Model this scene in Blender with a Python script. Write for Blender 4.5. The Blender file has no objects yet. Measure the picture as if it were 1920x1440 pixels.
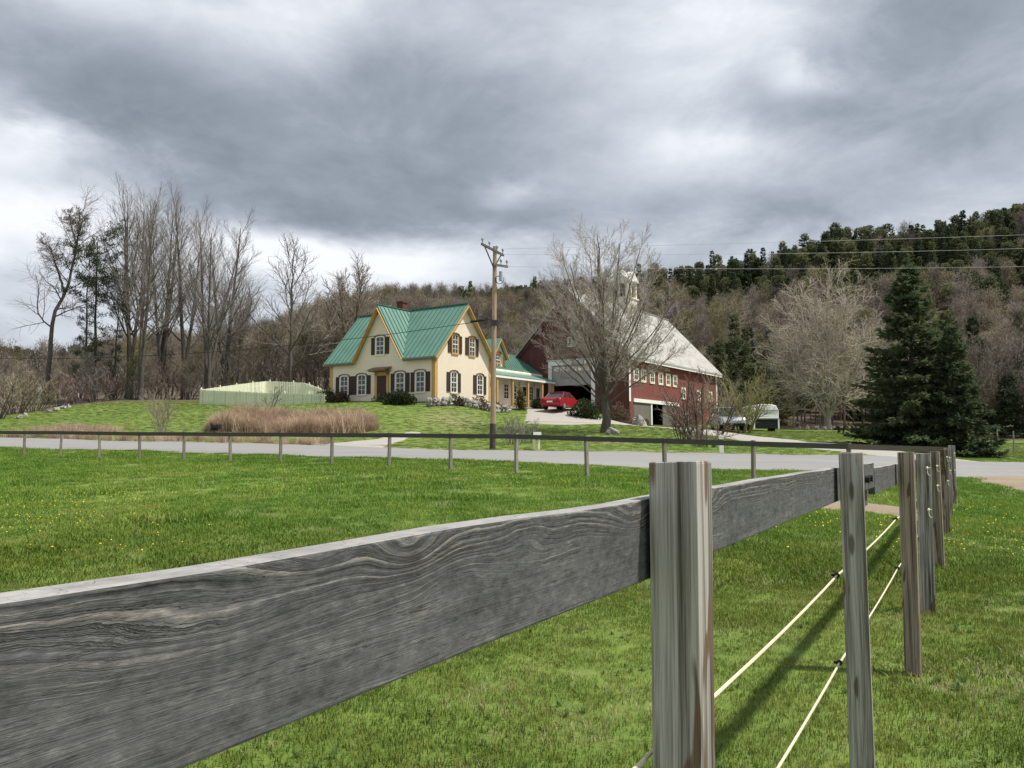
import bpy, math, random
import numpy as np
from mathutils import Vector, Matrix
R = math.radians
sc = bpy.context.scene
COL = sc.collection
rng = np.random.default_rng(7)
random.seed(7)
F, CX, CY = 1500.0, 960.0, 720.0
EYE = 1.6
PITCH = math.atan(110.0 / F)
sp, cp = math.sin(PITCH), math.cos(PITCH)

def at(px, py, D):
    """world point seen at photo pixel (px,py) at forward distance D"""
    u, v = (px - CX) / F, (CY - py) / F
    y = cp - v * sp
    z = sp + v * cp
    s = D / y
    return Vector((u * s, D, EYE + z * s))

def C(r, g, b):
    f = lambda c: (c / 12.92 if c <= .04045 else ((c + .055) / 1.055) ** 2.4)
    return (f(r / 255), f(g / 255), f(b / 255), 1)

# ------------------------------------------------------------------ camera
cam = bpy.data.cameras.new('camera'); co = bpy.data.objects.new('camera', cam); COL.objects.link(co)
cam.sensor_width = 36; cam.lens = 36 * F / 1920; cam.clip_start = .05; cam.clip_end = 6000
co.location = (0, 0, EYE); co.rotation_euler = (R(90) + PITCH, 0, 0); sc.camera = co
sc.render.resolution_x, sc.render.resolution_y = 1024, 768
vs = sc.view_settings; vs.view_transform = 'Standard'; vs.look = 'None'; vs.gamma = 1; vs.exposure = 0.48
sc.cycles.max_bounces = 6; sc.cycles.transparent_max_bounces = 8
try:
    sc.cycles.use_denoising = True
    sc.cycles.denoiser = 'OPENIMAGEDENOISE'
except Exception: pass

# ------------------------------------------------------------------ node helper
class S:
    def __init__(s, g, k): s.g, s.k = g, k
    def _m(s, op, a, b=None, c=None, clamp=False):
        n = s.g.nt.nodes.new('ShaderNodeMath'); n.operation = op; n.use_clamp = clamp
        for i, v in enumerate((a, b, c)):
            if v is None: continue
            if isinstance(v, S): s.g.nt.links.new(v.k, n.inputs[i])
            else: n.inputs[i].default_value = v
        return S(s.g, n.outputs[0])
    def __add__(s, o): return s._m('ADD', s, o)
    __radd__ = __add__
    def __sub__(s, o): return s._m('SUBTRACT', s, o)
    def __rsub__(s, o): return s._m('SUBTRACT', o, s)
    def __mul__(s, o): return s._m('MULTIPLY', s, o)
    __rmul__ = __mul__
    def __truediv__(s, o): return s._m('DIVIDE', s, o)
    def pw(s, o): return s._m('POWER', s, o)
    def exp(s): return s._m('EXPONENT', s)
    def sin(s): return s._m('SINE', s)
    def abs(s): return s._m('ABSOLUTE', s)
    def mx(s, o): return s._m('MAXIMUM', s, o)
    def mn(s, o): return s._m('MINIMUM', s, o)
    def fract(s): return s._m('FRACT', s)
    def sat(s): return s._m('ADD', s, 0.0, clamp=True)
    def step(s, a, b):
        n = s.g.nt.nodes.new('ShaderNodeMapRange'); n.interpolation_type = 'SMOOTHSTEP'
        s.g.nt.links.new(s.k, n.inputs[0]); n.inputs[1].default_value = a; n.inputs[2].default_value = b
        return S(s.g, n.outputs[0])

class G:
    def __init__(g, nt): g.nt = nt
    def n(g, t): return g.nt.nodes.new(t)
    def lk(g, a, b): g.nt.links.new(a.k if isinstance(a, S) else a, b)
    def coord(g, which='Object'): return S(g, g.n('ShaderNodeTexCoord').outputs[which])
    def pos(g): return S(g, g.n('ShaderNodeNewGeometry').outputs['Position'])
    def rnd(g): return S(g, g.n('ShaderNodeObjectInfo').outputs['Random'])
    def attr(g, name):
        n = g.n('ShaderNodeAttribute'); n.attribute_name = name; return S(g, n.outputs['Fac'])
    def sep(g, v):
        n = g.n('ShaderNodeSeparateXYZ'); g.lk(v, n.inputs[0]); return [S(g, o) for o in n.outputs]
    def comb(g, x, y, z):
        n = g.n('ShaderNodeCombineXYZ')
        for i, v in enumerate((x, y, z)):
            if isinstance(v, S): g.lk(v, n.inputs[i])
            else: n.inputs[i].default_value = v
        return S(g, n.outputs[0])
    def scl(g, v, s):
        n = g.n('ShaderNodeVectorMath'); n.operation = 'MULTIPLY'; g.lk(v, n.inputs[0]); n.inputs[1].default_value = s
        return S(g, n.outputs[0])
    def noise(g, v, scale=1., detail=4., rough=.55, dist=0., w=None):
        n = g.n('ShaderNodeTexNoise')
        if w is not None:
            n.noise_dimensions = '1D'; g.lk(w, n.inputs['W'])
        else: g.lk(v, n.inputs['Vector'])
        n.inputs['Scale'].default_value = scale; n.inputs['Detail'].default_value = detail
        n.inputs['Roughness'].default_value = rough; n.inputs['Distortion'].default_value = dist
        return S(g, n.outputs[0])
    def vor(g, v, scale):
        n = g.n('ShaderNodeTexVoronoi'); g.lk(v, n.inputs['Vector']); n.inputs['Scale'].default_value = scale
        return S(g, n.outputs['Distance'])
    def ramp(g, f, stops):
        n = g.n('ShaderNodeValToRGB'); e = n.color_ramp.elements
        while len(e) < len(stops): e.new(.5)
        for el, (p, c) in zip(e, stops): el.position = p; el.color = tuple(c[:3]) + (1,)
        g.lk(f, n.inputs[0]); return S(g, n.outputs[0])
    def mix(g, f, a, b, bt='MIX'):
        n = g.n('ShaderNodeMix'); n.data_type = 'RGBA'; n.blend_type = bt
        for v, i in ((f, 0), (a, 6), (b, 7)):
            if isinstance(v, S): g.lk(v, n.inputs[i])
            elif i == 0: n.inputs[0].default_value = v
            else: n.inputs[i].default_value = tuple(v[:3]) + (1,)
        return S(g, n.outputs[2])

def newmat(name):
    m = bpy.data.materials.new(name); m.use_nodes = True
    g = G(m.node_tree); b = m.node_tree.nodes['Principled BSDF']
    b.inputs['Specular IOR Level'].default_value = .3
    return m, g, b
def finish(g, b, col=None, rough=None, h=None, strength=.5, dist=.01):
    if col is not None:
        if isinstance(col, S): g.lk(col, b.inputs['Base Color'])
        else: b.inputs['Base Color'].default_value = tuple(col[:3]) + (1,)
    if rough is not None:
        if isinstance(rough, S): g.lk(rough, b.inputs['Roughness'])
        else: b.inputs['Roughness'].default_value = rough
    if h is not None:
        n = g.n('ShaderNodeBump'); n.inputs['Strength'].default_value = strength; n.inputs['Distance'].default_value = dist
        g.lk(h, n.inputs['Height']); g.lk(n.outputs[0], b.inputs['Normal'])
def simple(name, col, var=.25, scale=3., rough=.7, bump=.3, bdist=.01, stretch=(1, 1, 1), metal=0., spec=.3, rnd=0.):
    m, g, b = newmat(name)
    v = g.scl(g.coord(), stretch)
    f = g.noise(v, scale, 6, .6)
    lo = tuple(c * (1 - var) for c in col[:3]); hi = tuple(min(1, c * (1 + var)) for c in col[:3])
    c = g.ramp(f, [(.25, lo), (.75, hi)])
    if rnd:
        k = g.rnd() * (2 * rnd) + (1 - rnd)
        c = g.mix(1., c, g.comb(k, k, k), 'MULTIPLY')
    finish(g, b, c, rough, f, bump, bdist)
    b.inputs['Metallic'].default_value = metal; b.inputs['Specular IOR Level'].default_value = spec
    return m

# ------------------------------------------------------------------ object helpers
def tag(o, label=None, cat=None, group=None, kind=None):
    if label: o['label'] = label
    if cat: o['category'] = cat
    if group: o['group'] = group
    if kind: o['kind'] = kind
    return o
def empty(name, loc, rz=0, label=None, cat=None, group=None):
    o = bpy.data.objects.new(name, None); COL.objects.link(o); o.location = loc; o.rotation_euler = (0, 0, rz)
    o.empty_display_size = .2
    return tag(o, label, cat, group)
def fastmesh(name, V, Q=None, T=None, smooth=False):
    V = np.asarray(V, dtype=np.float32).reshape(-1, 3)
    Q = np.zeros((0, 4), int) if Q is None else np.asarray(Q).reshape(-1, 4)
    T = np.zeros((0, 3), int) if T is None else np.asarray(T).reshape(-1, 3)
    me = bpy.data.meshes.new(name)
    me.vertices.add(len(V)); me.vertices.foreach_set('co', V.ravel())
    nl = Q.size + T.size
    me.loops.add(nl); me.loops.foreach_set('vertex_index', np.concatenate([Q.ravel(), T.ravel()]).astype(np.int32))
    st = np.concatenate([np.arange(len(Q)) * 4, Q.size + np.arange(len(T)) * 3]).astype(np.int32)
    me.polygons.add(len(st)); me.polygons.foreach_set('loop_start', st)
    if smooth: me.polygons.foreach_set('use_smooth', np.ones(len(st), dtype=bool))
    me.update(calc_edges=True); me.validate()
    return me
def link(name, me, mat=None, parent=None, loc=None, rz=None):
    o = bpy.data.objects.new(name, me); COL.objects.link(o)
    if mat is not None:
        for m in (mat if isinstance(mat, (list, tuple)) else [mat]): me.materials.append(m)
    if parent: o.parent = parent
    if loc is not None: o.location = loc
    if rz is not None: o.rotation_euler = (0, 0, rz)
    return o
def copy_tree(o, parent=None):
    c = o.copy(); COL.objects.link(c)
    if parent: c.parent = parent
    for ch in list(o.children): copy_tree(ch, c)
    return c
class MB:
    def __init__(s): s.v = []; s.f = []; s.mi = []
    def add(s, vs, fs, mi=0):
        b = len(s.v); s.v += [tuple(v) for v in vs]; s.f += [tuple(b + i for i in f) for f in fs]; s.mi += [mi] * len(fs); return s
    def box(s, x0, x1, y0, y1, z0, z1, mi=0):
        return s.add([(x0, y0, z0), (x1, y0, z0), (x1, y1, z0), (x0, y1, z0), (x0, y0, z1), (x1, y0, z1), (x1, y1, z1), (x0, y1, z1)],
                     [(0, 3, 2, 1), (4, 5, 6, 7), (0, 1, 5, 4), (1, 2, 6, 5), (2, 3, 7, 6), (3, 0, 4, 7)], mi)
    def slab(s, poly, off, mi=0):
        """closed slab: polygon (3d points) extruded by vector off"""
        n = len(poly); a = [Vector(p) for p in poly]; b = [p + Vector(off) for p in a]
        return s.add(a + b, [tuple(range(n))[::-1], tuple(range(n, 2 * n))] + [(i, (i + 1) % n, n + (i + 1) % n, n + i) for i in range(n)], mi)
    def bar(s, p, q, r, n=6, r2=None, mi=0):
        p, q = Vector(p), Vector(q); d = (q - p).normalized(); u = d.orthogonal().normalized(); w = d.cross(u)
        r2 = r if r2 is None else r2
        vs = [p + r * (math.cos(2 * math.pi * i / n) * u + math.sin(2 * math.pi * i / n) * w) for i in range(n)]
        vs += [q + r2 * (math.cos(2 * math.pi * i / n) * u + math.sin(2 * math.pi * i / n) * w) for i in range(n)]
        return s.add(vs, [(i, (i + 1) % n, n + (i + 1) % n, n + i) for i in range(n)] + [tuple(range(n))[::-1], tuple(range(n, 2 * n))], mi)
    def beam(s, p, q, w, h, up=(0, 0, 1), mi=0):
        p, q = Vector(p), Vector(q); d = (q - p).normalized(); u = d.cross(Vector(up)).normalized(); t = u.cross(d)
        c = [(-1, -1), (1, -1), (1, 1), (-1, 1)]
        vs = [o + u * (a * w / 2) + t * (b * h / 2) for o in (p, q) for a, b in c]
        return s.add(vs, [(0, 1, 2, 3)[::-1], (4, 5, 6, 7), (0, 1, 5, 4), (1, 2, 6, 5), (2, 3, 7, 6), (3, 0, 4, 7)], mi)
    def ball(s, c, r, nu=10, nv=7, mi=0):
        c = Vector(c); r = (r, r, r) if not hasattr(r, '__len__') else r
        vs = [(c.x, c.y, c.z - r[2])]
        for j in range(1, nv):
            a = -math.pi / 2 + math.pi * j / nv
            for i in range(nu):
                b = 2 * math.pi * i / nu
                vs.append((c.x + r[0] * math.cos(a) * math.cos(b), c.y + r[1] * math.cos(a) * math.sin(b), c.z + r[2] * math.sin(a)))
        vs.append((c.x, c.y, c.z + r[2])); L = len(vs) - 1; fs = []
        for i in range(nu):
            k = (i + 1) % nu
            fs.append((0, 1 + k, 1 + i)); fs.append((L, L - nu + i, L - nu + k))
            for j in range(nv - 2): fs.append((1 + j * nu + i, 1 + j * nu + k, 1 + (j + 1) * nu + k, 1 + (j + 1) * nu + i))
        return s.add(vs, fs, mi)
    def build(s, name, mat, parent=None, loc=None, rz=None, smooth=False, bevel=0., seg=1):
        me = bpy.data.meshes.new(name); me.from_pydata(s.v, [], s.f)
        if smooth: me.polygons.foreach_set('use_smooth', [True] * len(me.polygons))
        me.polygons.foreach_set('material_index', s.mi)
        me.update()
        o = link(name, me, mat, parent, loc, rz)
        if bevel:
            b = o.modifiers.new('bevel', 'BEVEL'); b.width = bevel; b.segments = seg; b.limit_method = 'ANGLE'
        return o

# ------------------------------------------------------------------ terrain height
def pchip(x, y, xq):
    x = np.asarray(x, float); y = np.asarray(y, float); h = np.diff(x); d = np.diff(y, axis=0) / (h[:, None] if y.ndim > 1 else h)
    m = np.zeros_like(y)
    if len(x) > 2:
        hh = h[:, None] if y.ndim > 1 else h
        w1 = 2 * hh[1:] + hh[:-1]; w2 = hh[1:] + 2 * hh[:-1]
        with np.errstate(divide='ignore', invalid='ignore'):
            mm = (w1 + w2) / (w1 / d[:-1] + w2 / d[1:])
        m[1:-1] = np.where(d[:-1] * d[1:] > 0, mm, 0)
    m[0] = d[0]; m[-1] = d[-1]
    i = np.clip(np.searchsorted(x, xq) - 1, 0, len(x) - 2)
    t = (xq - x[i]) / h[i]
    if y.ndim > 1: t = t[:, None]; hi = h[i][:, None]
    else: hi = h[i]
    t = np.clip(t, 0, 1)
    return (2 * t**3 - 3 * t**2 + 1) * y[i] + (t**3 - 2 * t**2 + t) * hi * m[i] + (-2 * t**3 + 3 * t**2) * y[i + 1] + (t**3 - t**2) * hi * m[i + 1]

COLS = {   # photo column: list of (distance, photo row of the ground there)
 -700: [(33, 862), (37, 842), (44, 826), (60, 800), (95, 760), (160, 772), (420, 735), (700, 690)],
 0:    [(32.7, 855), (37, 836), (43, 821), (50, 806), (60, 782), (90, 752), (150, 768), (420, 728), (700, 676)],
 240:  [(29.6, 861), (34, 843), (40.5, 828), (50, 803), (62, 768), (78, 749), (110, 742), (160, 738), (450, 684)],
 480:  [(27.1, 866), (31, 852), (37.5, 833), (43, 812), (55, 778), (66, 760), (78, 752), (110, 735), (350, 672)],
 610:  [(26, 871), (30, 855), (36.2, 837), (45, 811), (56, 772), (63, 757), (70, 748), (110, 733), (380, 618)],
 730:  [(24.9, 876), (29, 858), (35, 841), (45, 812), (54, 778), (61, 753), (72, 750), (110, 730), (420, 592)],
 850:  [(24, 881), (28.4, 861), (34.5, 845), (45, 817), (54, 786), (60, 758), (72, 756), (110, 730), (400, 590)],
 970:  [(23.1, 888), (28, 864), (34.2, 847), (45, 823), (58, 795), (68, 767), (80, 758), (125, 730), (380, 585)],
 1085: [(22.4, 893), (27.3, 870), (34, 848), (47, 818), (60, 793), (69, 768), (78, 764), (130, 730), (350, 575)],
 1200: [(21.8, 899), (26.5, 878), (34, 849), (47, 816), (60, 800), (70, 798), (100, 785), (150, 730), (320, 560)],
 1320: [(21, 908), (26.5, 881), (34, 851), (46, 824), (62, 806), (80, 799), (105, 785), (145, 735), (310, 545)],
 1420: [(20.4, 916), (26.6, 882), (34, 853), (46, 828), (75, 808), (105, 796), (140, 738), (300, 525)],
 1620: [(19.3, 931), (27, 885), (34.5, 855), (48, 830), (80, 809), (110, 795), (150, 735), (280, 480)],
 1800: [(18.5, 947), (27.5, 895), (34, 868), (45, 854), (60, 841), (85, 826), (115, 795), (250, 475)],
 2000: [(17.7, 965), (28, 897), (34, 873), (60, 846), (85, 826), (115, 785), (240, 445)],
 2700: [(17, 965), (28, 905), (34, 880), (60, 850), (85, 828), (115, 790), (230, 440)],
}
LD = np.linspace(math.log(2.5), math.log(1600), 420)
_ks = sorted(COLS); _tab = []
for k in _ks:
    pts = [(2.5, 0.), (4, 0.), (9, 0.02)]
    prev = None
    for D, py in COLS[k]:
        if prev and prev[0] > 59 and D / prev[0] > 1.35:
            for q in (.25, .5, .75):
                d_ = math.exp(math.log(prev[0]) * (1 - q) + math.log(D) * q); pts.append((d_, at(k, prev[1] * (1 - q) + py * q, d_).z))
        pts.append((D, at(k, py, D).z)); prev = (D, py)
    Dl, zl = pts[-1]
    pts += [(Dl * 1.3, zl * 1.02), (Dl * 2.0, zl * .7), (max(1600, Dl * 3), 25.)]
    a = np.array(pts); _tab.append(pchip(np.log(a[:, 0]), a[:, 1], LD))
_tab = np.array(_tab)
TT = np.linspace((-700 - CX) / F, (2700 - CX) / F, 420)
TAB = pchip(np.array([(k - CX) / F for k in _ks]), _tab, TT)      # [t, D]
_k = np.array([1, 2, 3, 2, 1]) / 9.
for ax in (0, 1):
    TAB = np.apply_along_axis(lambda r: np.convolve(np.pad(r, 2, 'edge'), _k, 'valid'), ax, TAB)
def ground(X, Y):
    X = np.asarray(X, float); Y = np.asarray(Y, float)
    D = np.clip(Y, 2.5, 1600); t = np.clip(X / D, TT[0], TT[-1])
    fi = (t - TT[0]) / (TT[1] - TT[0]); fj = (np.log(D) - LD[0]) / (LD[1] - LD[0])
    i = np.clip(fi.astype(int), 0, len(TT) - 2); j = np.clip(fj.astype(int), 0, len(LD) - 2)
    a, b = fi - i, fj - j
    z = TAB[i, j] * (1 - a) * (1 - b) + TAB[i + 1, j] * a * (1 - b) + TAB[i, j + 1] * (1 - a) * b + TAB[i + 1, j + 1] * a * b
    bump = .018 * np.sin(X * 1.3 + 1.1 * np.sin(Y * .7)) * np.sin(Y * 1.1 + np.sin(X * .9))
    return z + bump * np.clip(Y / 8, 0, 1)
def gz(x, y): return float(ground(np.array([x]), np.array([y]))[0])
def on(px, D, dz=0.):
    x = (px - CX) / F * D; 
    return Vector((x, D, gz(x, D) + dz))
def pix(X, Y): return CX + F * X / np.maximum(Y, .5)

# edges of road and drives, as (photo column, distance)
ROAD_N = [(-900, 42), (-300, 39), (0, 36.5), (240, 33.9), (480, 31.2), (610, 30), (730, 29), (850, 28.3), (970, 27.7), (1085, 27.2), (1200, 26.8), (1420, 26.8), (1620, 27.2), (1850, 27.8), (2100, 28.4), (2800, 30)]
ROAD_F = [(-900, 50), (-300, 46), (0, 43), (240, 40.3), (480, 37.6), (610, 36.3), (730, 35.1), (850, 34.4), (970, 34.1), (1085, 34), (1200, 34), (1420, 34), (1620, 34.3), (1850, 34.8), (2100, 35.5), (2800, 37)]
def interp_edge(E, px):
    a = np.array(E, float); return np.interp(px, a[:, 0], a[:, 1])
def roadmask(X, Y, pad=.25):
    p = pix(X, Y); return (Y > interp_edge(ROAD_N, p) - pad) & (Y < interp_edge(ROAD_F, p) + pad)
# drives: list of quads strips (left edge, right edge) as (px,D)
DRIVE_BARN = ([(1655, 34.0), (1560, 37.5), (1440, 43), (1350, 50), (1290, 56), (1230, 60), (1160, 61.5), (1120, 59.5), (1060, 58.0), (985, 58)],
              [(1860, 34.6), (1700, 40), (1530, 46.5), (1420, 55), (1340, 62), (1262, 66), (1180, 66), (1122, 65), (1085, 68), (1050, 71), ])
DRIVE_APRON = ([(975, 59.5), (985, 64), (985, 68.5), (1024, 73.8)], [(1120, 60), (1100, 66), (1090, 70), (1110, 71.5)])
DRIVE_HOUSE = ([(560, 36.9), (640, 38.6), (720, 42), (770, 46)], [(720, 35.1), (735, 37.2), (765, 41.5), (790, 45.6)])
def strip_pts(E, n):
    P = np.array([[(p - CX) / F * d, d] for p, d in E]); s = np.r_[0, np.cumsum(np.linalg.norm(np.diff(P, axis=0), axis=1))]
    q = np.linspace(0, s[-1], n)
    return np.stack([pchip(s, P[:, 0], q), pchip(s, P[:, 1], q)], 1)
def norm_(v): return v / np.linalg.norm(v, axis=1, keepdims=True)
def drape(name, A, B, mat, n=120, m=9, off=.03, kind='structure', wob=.0):
    a, b = strip_pts(A, n), strip_pts(B, n)
    if wob:
        ac = norm_(b - a)
        for E in (a, b):
            q = np.convolve(rng.normal(0, wob * 2.2, n + 8), np.ones(5) / 5, 'same')[4:-4] + np.convolve(rng.normal(0, wob * 4, n + 40), np.ones(21) / 21, 'same')[20:-20]
            E += ac * q[:, None]
    f = np.linspace(0, 1, m)[None, :, None]
    P = a[:, None] * (1 - f) + b[:, None] * f
    Z = ground(P[..., 0], P[..., 1]) + off
    edge = np.zeros(m); edge[0] = edge[-1] = -off - .05
    Z = Z + edge[None]
    V = np.concatenate([P, Z[..., None]], 2).reshape(-1, 3)
    i, j = np.meshgrid(np.arange(n - 1), np.arange(m - 1), indexing='ij'); k = (i * m + j).ravel()
    Q = np.stack([k, k + 1, k + m + 1, k + m], 1)
    me = fastmesh(name, V, Q, smooth=True)
    o = link(name, me, mat); o['kind'] = kind
    return o, np.concatenate([a, b[::-1]])
def inpoly(X, Y, poly):
    c = np.zeros(X.shape, bool); n = len(poly)
    for i in range(n):
        x1, y1 = poly[i]; x2, y2 = poly[i - 1]
        cond = ((y1 > Y) != (y2 > Y))
        with np.errstate(divide='ignore', invalid='ignore'):
            xx = (x2 - x1) * (Y - y1) / (y2 - y1 + 1e-12) + x1
        c ^= cond & (X < xx)
    return c

# ------------------------------------------------------------------ sky and sun
SUN = Vector((.47, -.26 + .17, 0)); SUN = Vector((.86 * .48 + .51 * .18, -.51 * .48 + .86 * .18, 0)); SUN.z = .92; SUN.normalize()
w = bpy.data.worlds.new('World'); sc.world = w; w.use_nodes = True
nt = w.node_tree; nt.nodes.clear(); g = G(nt)
bg = g.n('ShaderNodeBackground'); out = g.n('ShaderNodeOutputWorld'); g.lk(bg.outputs[0], out.inputs[0])
bg.inputs[1].default_value = .1
sky = g.n('ShaderNodeTexSky'); sky.sky_type = 'NISHITA'; sky.sun_disc = False
sky.sun_elevation = math.asin(SUN.z); sky.sun_rotation = math.atan2(SUN.x, SUN.y)
gen = g.coord('Generated'); dx, dy, dz = g.sep(gen)
den = dz.mx(0.0) + .30
pv = g.comb(dx / den, dy / den, 0.0)
n1 = g.noise(pv, 2.3, 9, .60, .35)
n2 = g.noise(g.scl(gen, (1, 1, 1.9)), 6.5, 8, .6, .35)
n3 = g.noise(g.scl(gen, (1, 1, 2.2)), 3.2, 5, .55, .0)
n4 = g.noise(g.scl(gen, (1, 1, 2.2)), 3.7, 5, .55, .0)
az = dx._m('ARCTAN2', dx, dy) + (n3 - .5) * .15 + (n2 - .5) * .09
el = dz._m('ARCSINE', dz.mn(.999)) + (n4 - .5) * .08 + (n1 - .5) * .07
cov = (n1 - .5) * .98 + (n2 - .5) * .58 + .51
BL = [(150, 215, 330, 95, .30), (560, 350, 330, 75, .34), (850, 300, 240, 110, .15), (760, 140, 300, 90, .22), (1430, 200, 110, 70, .20), (1800, 130, 230, 130, .26),
      (1330, 405, 330, 42, .22), (1750, 330, 300, 60, .08), (700, 410, 220, 40, .15), (330, 290, 250, 60, .08),
      (90, 20, 260, 55, -.34), (560, 20, 260, 60, -.30), (450, 120, 190, 50, -.20), (1250, 110, 200, 140, -.26), (1545, 175, 75, 34, -.42), (1470, 50, 150, 90, -.26),
      (1370, 305, 200, 42, -.36), (40, 335, 150, 36, -.42), (20, 470, 330, 110, -.46), (610, 480, 220, 52, -.50), (970, 355, 60, 24, -.3), (860, 490, 180, 40, -.3), (1000, 60, 200, 60, -.08)]
for px, py, sx, sy, a in BL:
    a0, e0 = math.atan((px - CX) / F), math.atan((830 - py) / F)
    q = ((az - a0) * (F / sx)).pw(2.0) if False else None
    u = (az - a0) * (F / sx); v = (el - e0) * (F / sy)
    cov = cov + ((u * u + v * v) * -1.0).exp() * a
low = (el * -9.0).exp() * -.16
cov = (cov + low).sat()
cc = g.ramp(cov, [(0, (7.3, 7.5, 7.85)), (.25, (5.5, 5.75, 6.2)), (.5, (3.82, 4.14, 4.60)), (.75, (2.50, 2.78, 3.2)), (1, (1.68, 1.91, 2.28))])
SKYC = g.mix(.93, S(g, sky.outputs[0]), cc)
g.lk(SKYC, bg.inputs[0])
sun = bpy.data.lights.new('sun', 'SUN'); so = bpy.data.objects.new('sun', sun); COL.objects.link(so)
sun.energy = 3.9; sun.angle = R(2.0); sun.color = (1, .95, .87)
so.rotation_euler = SUN.to_track_quat('Z', 'Y').to_euler(); so.location = SUN * 50

# ------------------------------------------------------------------ materials
M = {}
def grassmat(name, translucent=True):
    m, g, b = newmat(name)
    p = g.pos()
    big = g.noise(p, .16, 4, .6); mid = g.noise(p, .9, 4, .6); fine = g.noise(p, 9., 3, .6)
    f = (big - .5) * .75 + (mid - .5) * .5 + fine * .25 + .375 + (g.rnd() - .5) * .22
    x, y, z = g.sep(p)
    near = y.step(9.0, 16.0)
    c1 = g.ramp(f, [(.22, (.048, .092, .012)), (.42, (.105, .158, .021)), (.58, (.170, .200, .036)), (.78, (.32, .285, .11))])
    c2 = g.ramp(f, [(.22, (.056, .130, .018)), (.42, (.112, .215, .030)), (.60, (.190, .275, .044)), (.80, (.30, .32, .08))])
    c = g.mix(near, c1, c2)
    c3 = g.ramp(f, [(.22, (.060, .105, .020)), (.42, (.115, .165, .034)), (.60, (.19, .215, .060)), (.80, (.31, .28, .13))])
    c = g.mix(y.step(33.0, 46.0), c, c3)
    finish(g, b, c, .75)
    b.inputs['Specular IOR Level'].default_value = .2
    tr = g.n('ShaderNodeBsdfTranslucent'); g.lk(c, tr.inputs[0])
    ms = g.n('ShaderNodeMixShader'); ms.inputs[0].default_value = .3
    g.lk(b.outputs[0], ms.inputs[1]); g.lk(tr.outputs[0], ms.inputs[2])
    g.lk(ms.outputs[0], m.node_tree.nodes['Material Output'].inputs[0])
    return m
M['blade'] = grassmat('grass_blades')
def terrainmat():
    m, g, b = newmat('ground_cover')
    p = g.pos()
    big = g.noise(p, .13, 4, .6); mid = g.noise(p, .8, 5, .6); fine = g.noise(p, 7., 6, .65)
    f = big * .45 + mid * .35 + fine * .35 - .07
    gr = g.ramp(f, [(.2, (.050, .095, .016)), (.42, (.095, .160, .025)), (.6, (.150, .205, .036)), (.8, (.25, .24, .08))])
    lf = g.ramp(mid * .5 + fine * .5, [(.25, (.055, .042, .030)), (.55, (.13, .10, .07)), (.8, (.20, .16, .11))])
    dr = g.ramp(mid * .4 + fine * .6, [(.25, (.13, .11, .05)), (.7, (.32, .27, .16))])
    c = g.mix((g.attr('dry') + (mid - .5) * 1.2 * g.attr('dry')).sat(), gr, dr)
    c = g.mix((g.attr('litter') * 2.0 - 1.0 + mid).step(.4, .8), c, lf)
    finish(g, b, c, .9, fine, .6, .05)
    return m
M['terrain'] = terrainmat()
def gravelmat(name, lo, hi, sc_=1.):
    m, g, b = newmat(name); p = g.pos()
    f = g.noise(g.scl(p, (.35, 1.6, 1)), .55, 6, .65) * .5 + g.noise(p, 14 * sc_, 6, .7) * .5
    v = g.vor(p, 26 * sc_)
    c = g.ramp(f, [(.3, lo), (.7, hi)])
    c = g.mix(v.step(0, .5) * .25, c, tuple(x * .6 for x in lo))
    finish(g, b, c, .92, f + v * .3, .5, .02)
    return m
M['road'] = gravelmat('worn_asphalt', (.22, .218, .212), (.34, .336, .326), 1.5)
M['gravel'] = gravelmat('gravel', (.32, .30, .265), (.46, .435, .39))
M['dirt'] = gravelmat('bare_dirt', (.20, .15, .10), (.40, .33, .24))
M['concrete'] = gravelmat('concrete', (.45, .43, .40), (.6, .58, .53))

def postmat(name='post_wood', tint=(1, 1, 1), seed=0.):
    m, g, b = newmat(name)
    x, y, z = g.sep(g.coord()); r = g.rnd() * 37.0 + seed
    wig = g.noise(g.comb(x * 6 + r, y * 6, z * 1.3), 1, 3, .5) - .5
    q = g.comb(x * 1.0 + wig * .012 + r, y + wig * .012, z * .018)
    bands = g.noise(q, 55, 3, .65)
    fib = g.noise(g.comb(x + r, y, z * .012), 420, 5, .7)
    cr = g.noise(g.comb(x + wig * .006 + r, y + wig * .006, z * .008), 120, 2, .5)
    f = (bands - .5) * .85 + (fib - .5) * .45 + .5
    c = g.ramp(f, [(.30, (.040, .034, .030)), (.41, (.150, .130, .113)), (.50, (.28, .255, .233)), (.60, (.445, .412, .385)), (.74, (.26, .226, .19))])
    pat = g.noise(g.comb(x * 1.0 + r * 3.1 + 4.0, y * 1.0, z * .16), 21, 2, .4)
    br = g.ramp(fib, [(.3, (.075, .046, .032)), (.7, (.20, .135, .092))])
    c = g.mix((pat + (bands - .5) * .12).step(.62, .66), c, br)
    c = g.mix(cr.step(.36, .28), c, (.03, .026, .022))
    # algae-ish brown towards knots
    kn = g.vor(g.comb(x * 3.2 + r, y * 3.2, z * .8 + r), 3.0)
    c = g.mix(kn.step(.13, .07) * .75, c, (.06, .042, .03))
    c = g.mix(1., c, tint, 'MULTIPLY')
    finish(g, b, c, .88, f * .6 + cr.step(.24, .34) * .6, .7, .004)
    return m
M['post'] = postmat()
M['post2'] = postmat('post_wood_brown', (.80, .70, .60), 11.)
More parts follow.
